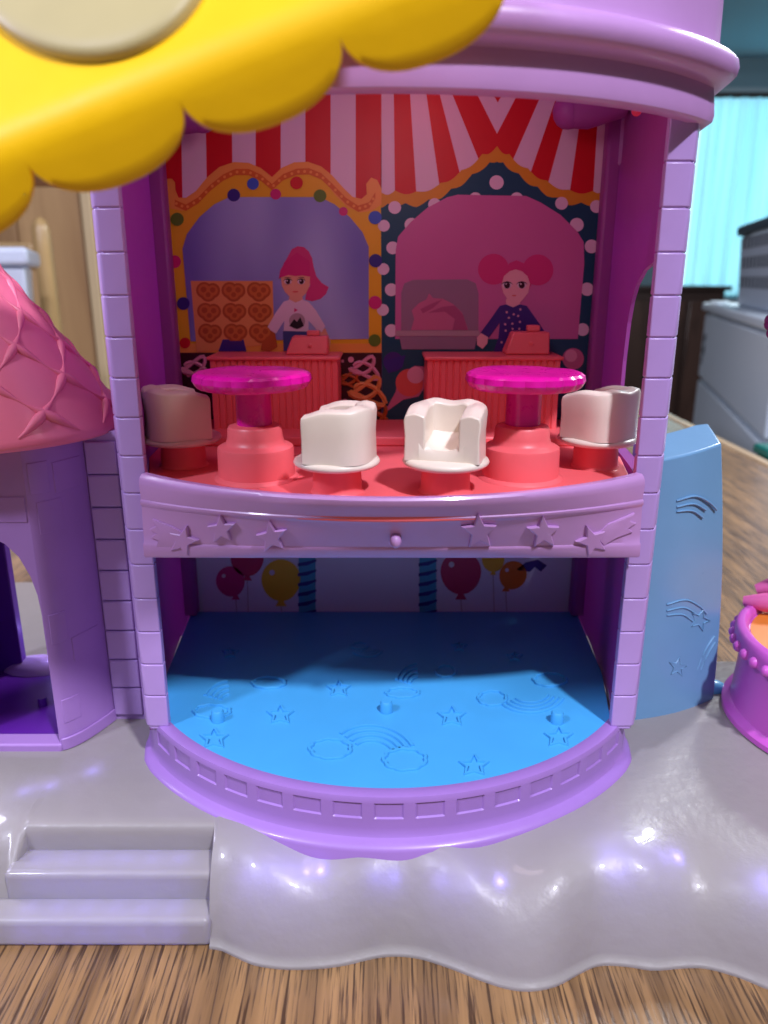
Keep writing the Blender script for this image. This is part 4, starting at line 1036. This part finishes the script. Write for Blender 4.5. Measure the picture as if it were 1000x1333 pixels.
# cream disc lying on the face
d = ray(118, -85); t = (c0 - Vector((0, 0, H))).dot(nf) / d.dot(nf); dc_ = Vector((0, 0, H)) + d * t
def on_face(px, py):
    d = ray(px, py); t = (c0 - Vector((0, 0, H))).dot(nf) / d.dot(nf); return Vector((0, 0, H)) + d * t
ringpts = [on_face(118 + 168 * math.cos(2 * math.pi * k / 64), -85 + 168 * math.sin(2 * math.pi * k / 64)) for k in range(64)]
m = MB(); cen = sum(ringpts, Vector((0, 0, 0))) / 64
rows = []
for (sc_, off) in ((1.0, -.02), (1.0, .10), (.985, .16), (.955, .20), (.90, .22), (.5, .25), (.05, .26)):
    rows.append([cen + (p - cen) * sc_ + nf * off for p in ringpts])
m.grid(rows, close_u=True); m.f.append(tuple(range(6 * 64, 7 * 64))); m.m.append(0); m.build('cream_disc', CREAM, cy_, smooth=60)
# bracket back to the tower ring (above the frame)
pa = c0 + e1 * 4.2 + e3 * 6.6 - nf * .1; m = MB(); m.tube([pa, Vector((pa.x * .8, 17.2, max(pa.z, Z_RING + 3)))], .3, 12); m.build('hinge_arm', YELLOW, cy_, smooth=50)

# ================================================================== BLUE SLIDE
sl_ = thing('blue_slide', (10, 23.5, Z_CLOUD), 'tall blue slide wall embossed with shooting stars beside the right pillar', 'toy slide')
g0 = Vector((7.95, 22.35)); g1 = at_y(930, 905, 23.8); g1 = Vector((g1.x, g1.y)); gd = (g1 - g0).normalized(); gn = Vector((gd.y, -gd.x))
GL = (g1 - g0).length; ZS = at_y(930, 573, 23.8).z
m = MB(); rows = []
for i in range(15):
    z = lerp(Z_CLOUD - .2, ZS, i / 14); f = i / 14; bulge = -1.18 * f + .22 * math.sin(math.pi * f)
    row = []
    for k in range(13):
        s = GL * k / 12 * (1 + bulge / GL) ; p = g0 + gd * s + gn * (.22 * math.sin(math.pi * k / 12) * (1 - .3 * f))
        zz_ = z - (.35 * (1 - k / 12) if i == 14 else 0)
        row.append((p.x, p.y, zz_))
    rows.append(row)
back = [[(x + .15 + (.3 if j == 12 else 0), y + 2.2, z + (.22 if i == 14 else 0)) for j, (x, y, z) in enumerate(r)] for i, r in enumerate(rows)]
ringr = [r + list(reversed(b_)) for r, b_ in zip(rows, back)]
m.grid(ringr, close_u=True); m.f.append(tuple(range(14 * 26, 15 * 26))); m.m.append(0)
sw = m.build('slide_wall', SLIDE, sl_, smooth=35, bevel=.07, seg=3)
def slide_pt(px, py):
    n3 = Vector((gn.x, gn.y, 0)); d = ray(px, py); t = Vector((g0.x, g0.y, 0)).dot(n3) / d.dot(n3); p = Vector((0, 0, H)) + d * t
    s = (Vector((p.x, p.y)) - g0).dot(gd) / GL
    return p - d * (.19 * math.sin(math.pi * max(0, min(1, s))) / abs(d.dot(n3)))
def srelief(name, lines, r=.035):
    m = MB()
    for ln, cl in lines: m.tube([slide_pt(*q) for q in (ln if cl else [tuple(v)[:2] for v in catmull([(a, b, 0) for a, b in ln], 5)])], r, 6, closed=cl)
    m.build(name, SLIDE, sw, smooth=60)
for (cx, cy, sc_, fl) in ((912, 803, 1, 1), (925, 668, 1, 1)):
    srelief('shooting_star', [([(cx - 44 * sc_, cy - 16), (cx - 20, cy - 22), (cx - 2, cy - 14), (cx + 8, cy - 4)], False), ([(cx - 44, cy - 8), (cx - 22, cy - 12), (cx - 6, cy - 4)], False), ([(cx - 44, cy - 2), (cx - 24, cy - 3), (cx - 10, cy + 6)], False)] + ([(star_px(cx - 1, cy + 4, 13, 70, .45, 1.1), True)] if cy > 700 else []))
srelief('star', [(star_px(882, 868, 12, 80, .42, 1.1), True)])
srelief('streak', [([(907, 872), (918, 846), (930, 828)], False), ([(912, 872), (922, 850), (931, 836)], False)])
q = at_z(922, 897, Z_CLOUD); m = MB(); m.ball((q.x + .1, q.y, Z_CLOUD + .05), .42, sc=(1.3, .9, .7)); m.build('slide_foot', plastic('pale_blue_plastic', rgb(120, 205, 250), .25), sl_, smooth=70)

# ================================================================== PINK TUB + TREE
tu_ = thing('toy_planter', (15.5, 22.2, Z_CLOUD), 'round orchid pink toy tub with beaded rim and orange filling at right edge', 'toy tub')
TC = (15.5, 22.2, Z_CLOUD)
m = MB(); m.lathe([(3.98, 0), (4.05, .06), (4.04, .22), (3.92, .34), (3.80, .4), (3.78, .5), (3.72, 1.4), (3.70, 2.2), (3.74, 2.32)], TC, 72); bd = m.build('tub_body', TUBM, tu_, smooth=40)
m = MB(); m.lathe([(3.2, 2.35), (3.74, 2.33), (3.92, 2.40), (3.96, 2.52), (3.94, 2.8), (3.90, 2.98), (3.80, 3.06), (3.66, 3.07), (3.55, 2.98), (3.5, 2.75), (3.2, 2.7)], TC, 72); rm = m.build('rim', TUBM, tu_, smooth=40)
for k in range(44):
    a = 2 * math.pi * k / 44
    if math.cos(a) < .3 and math.sin(a) < .7:
        m = MB(); m.ball((TC[0] + 3.93 * math.cos(a), TC[1] + 3.93 * math.sin(a), TC[2] + 2.55), .19, n=10, m=6); m.build('bead', TUBM, rm, smooth=80)
m = MB(); m.lathe([(3.4, 2.6), (3.45, 2.78), (2.5, 2.84), (1.0, 2.9)], TC, 60); m.build('orange_filling', ORANGE, tu_, smooth=60)
for (x0, z0, x1, z1) in ((-2.6, .9, -2.75, 1.9), (-3.2, .8, -3.25, 1.7), (-1.9, .7, -1.8, 1.5), (-1.4, 1.0, -1.1, 1.9)):
    m = MB(); pt = []
    for f in (0, .5, 1):
        dx = lerp(x0, x1, f); dy = -math.sqrt(3.76 ** 2 - dx * dx); pt.append((TC[0] + dx, TC[1] + dy, TC[2] + lerp(z0, z1, f)))
    m.tube(pt, [.05, .09, .04], 8); m.build('raised_leaf', TUBM, bd, smooth=60)
q = at_z(1001, 808, Z_CLOUD + 2.9)
pc = thing('candy_swirl', (q.x + 1.0, q.y + 1.2, Z_CLOUD + 2.85), 'glossy pink swirl sitting on the orange filling of the tub', 'toy candy')
m = MB(); m.tube([(q.x - .35, q.y + 1.2, Z_CLOUD + 3.1), (q.x + .2, q.y + .85, Z_CLOUD + 3.2), (q.x + .9, q.y + .7, Z_CLOUD + 3.25), (q.x + 1.8, q.y + .8, Z_CLOUD + 3.3)], [.18, .34, .4, .4], 14); m.build('lower_swirl', PINKM, pc, smooth=70)
m = MB(); m.tube([(q.x + .2, q.y + 1.5, Z_CLOUD + 3.40), (q.x + .7, q.y + 1.3, Z_CLOUD + 3.65), (q.x + 1.8, q.y + 1.3, Z_CLOUD + 3.7)], [.2, .34, .36], 14); m.build('upper_swirl', PINKM, pc, smooth=70)
q = at_y(1000, 420, 24.5)
tt_ = thing('toy_tree', (q.x + 2.6, 24.0, Z_CLOUD + 2.8), 'mauve beaded toy tree just entering the right edge above the tub', 'toy tree')
m = MB(); m.tube([(q.x + 2.6, 24.0, Z_CLOUD + 2.8), (q.x + 2.3, 24.2, Z_CLOUD + 5), (q.x + .95, 24.5, q.z)], [.3, .25, .2], 12); m.build('trunk', MAUVE, tt_, smooth=50)
cr = MB(); random.seed(3)
cr.ball((q.x + .95, 24.5, q.z - .1), .75, n=14, m=10)
for k in range(60):
    a = random.random() * 6.28; b = math.acos(random.uniform(-1, 1)); cr.ball((q.x + .95 + .8 * math.sin(b) * math.cos(a), 24.5 + .8 * math.sin(b) * math.sin(a), q.z - .1 + .95 * math.cos(b)), .2, n=8, m=6)
cr.build('crown', MAUVE, tt_, smooth=80)
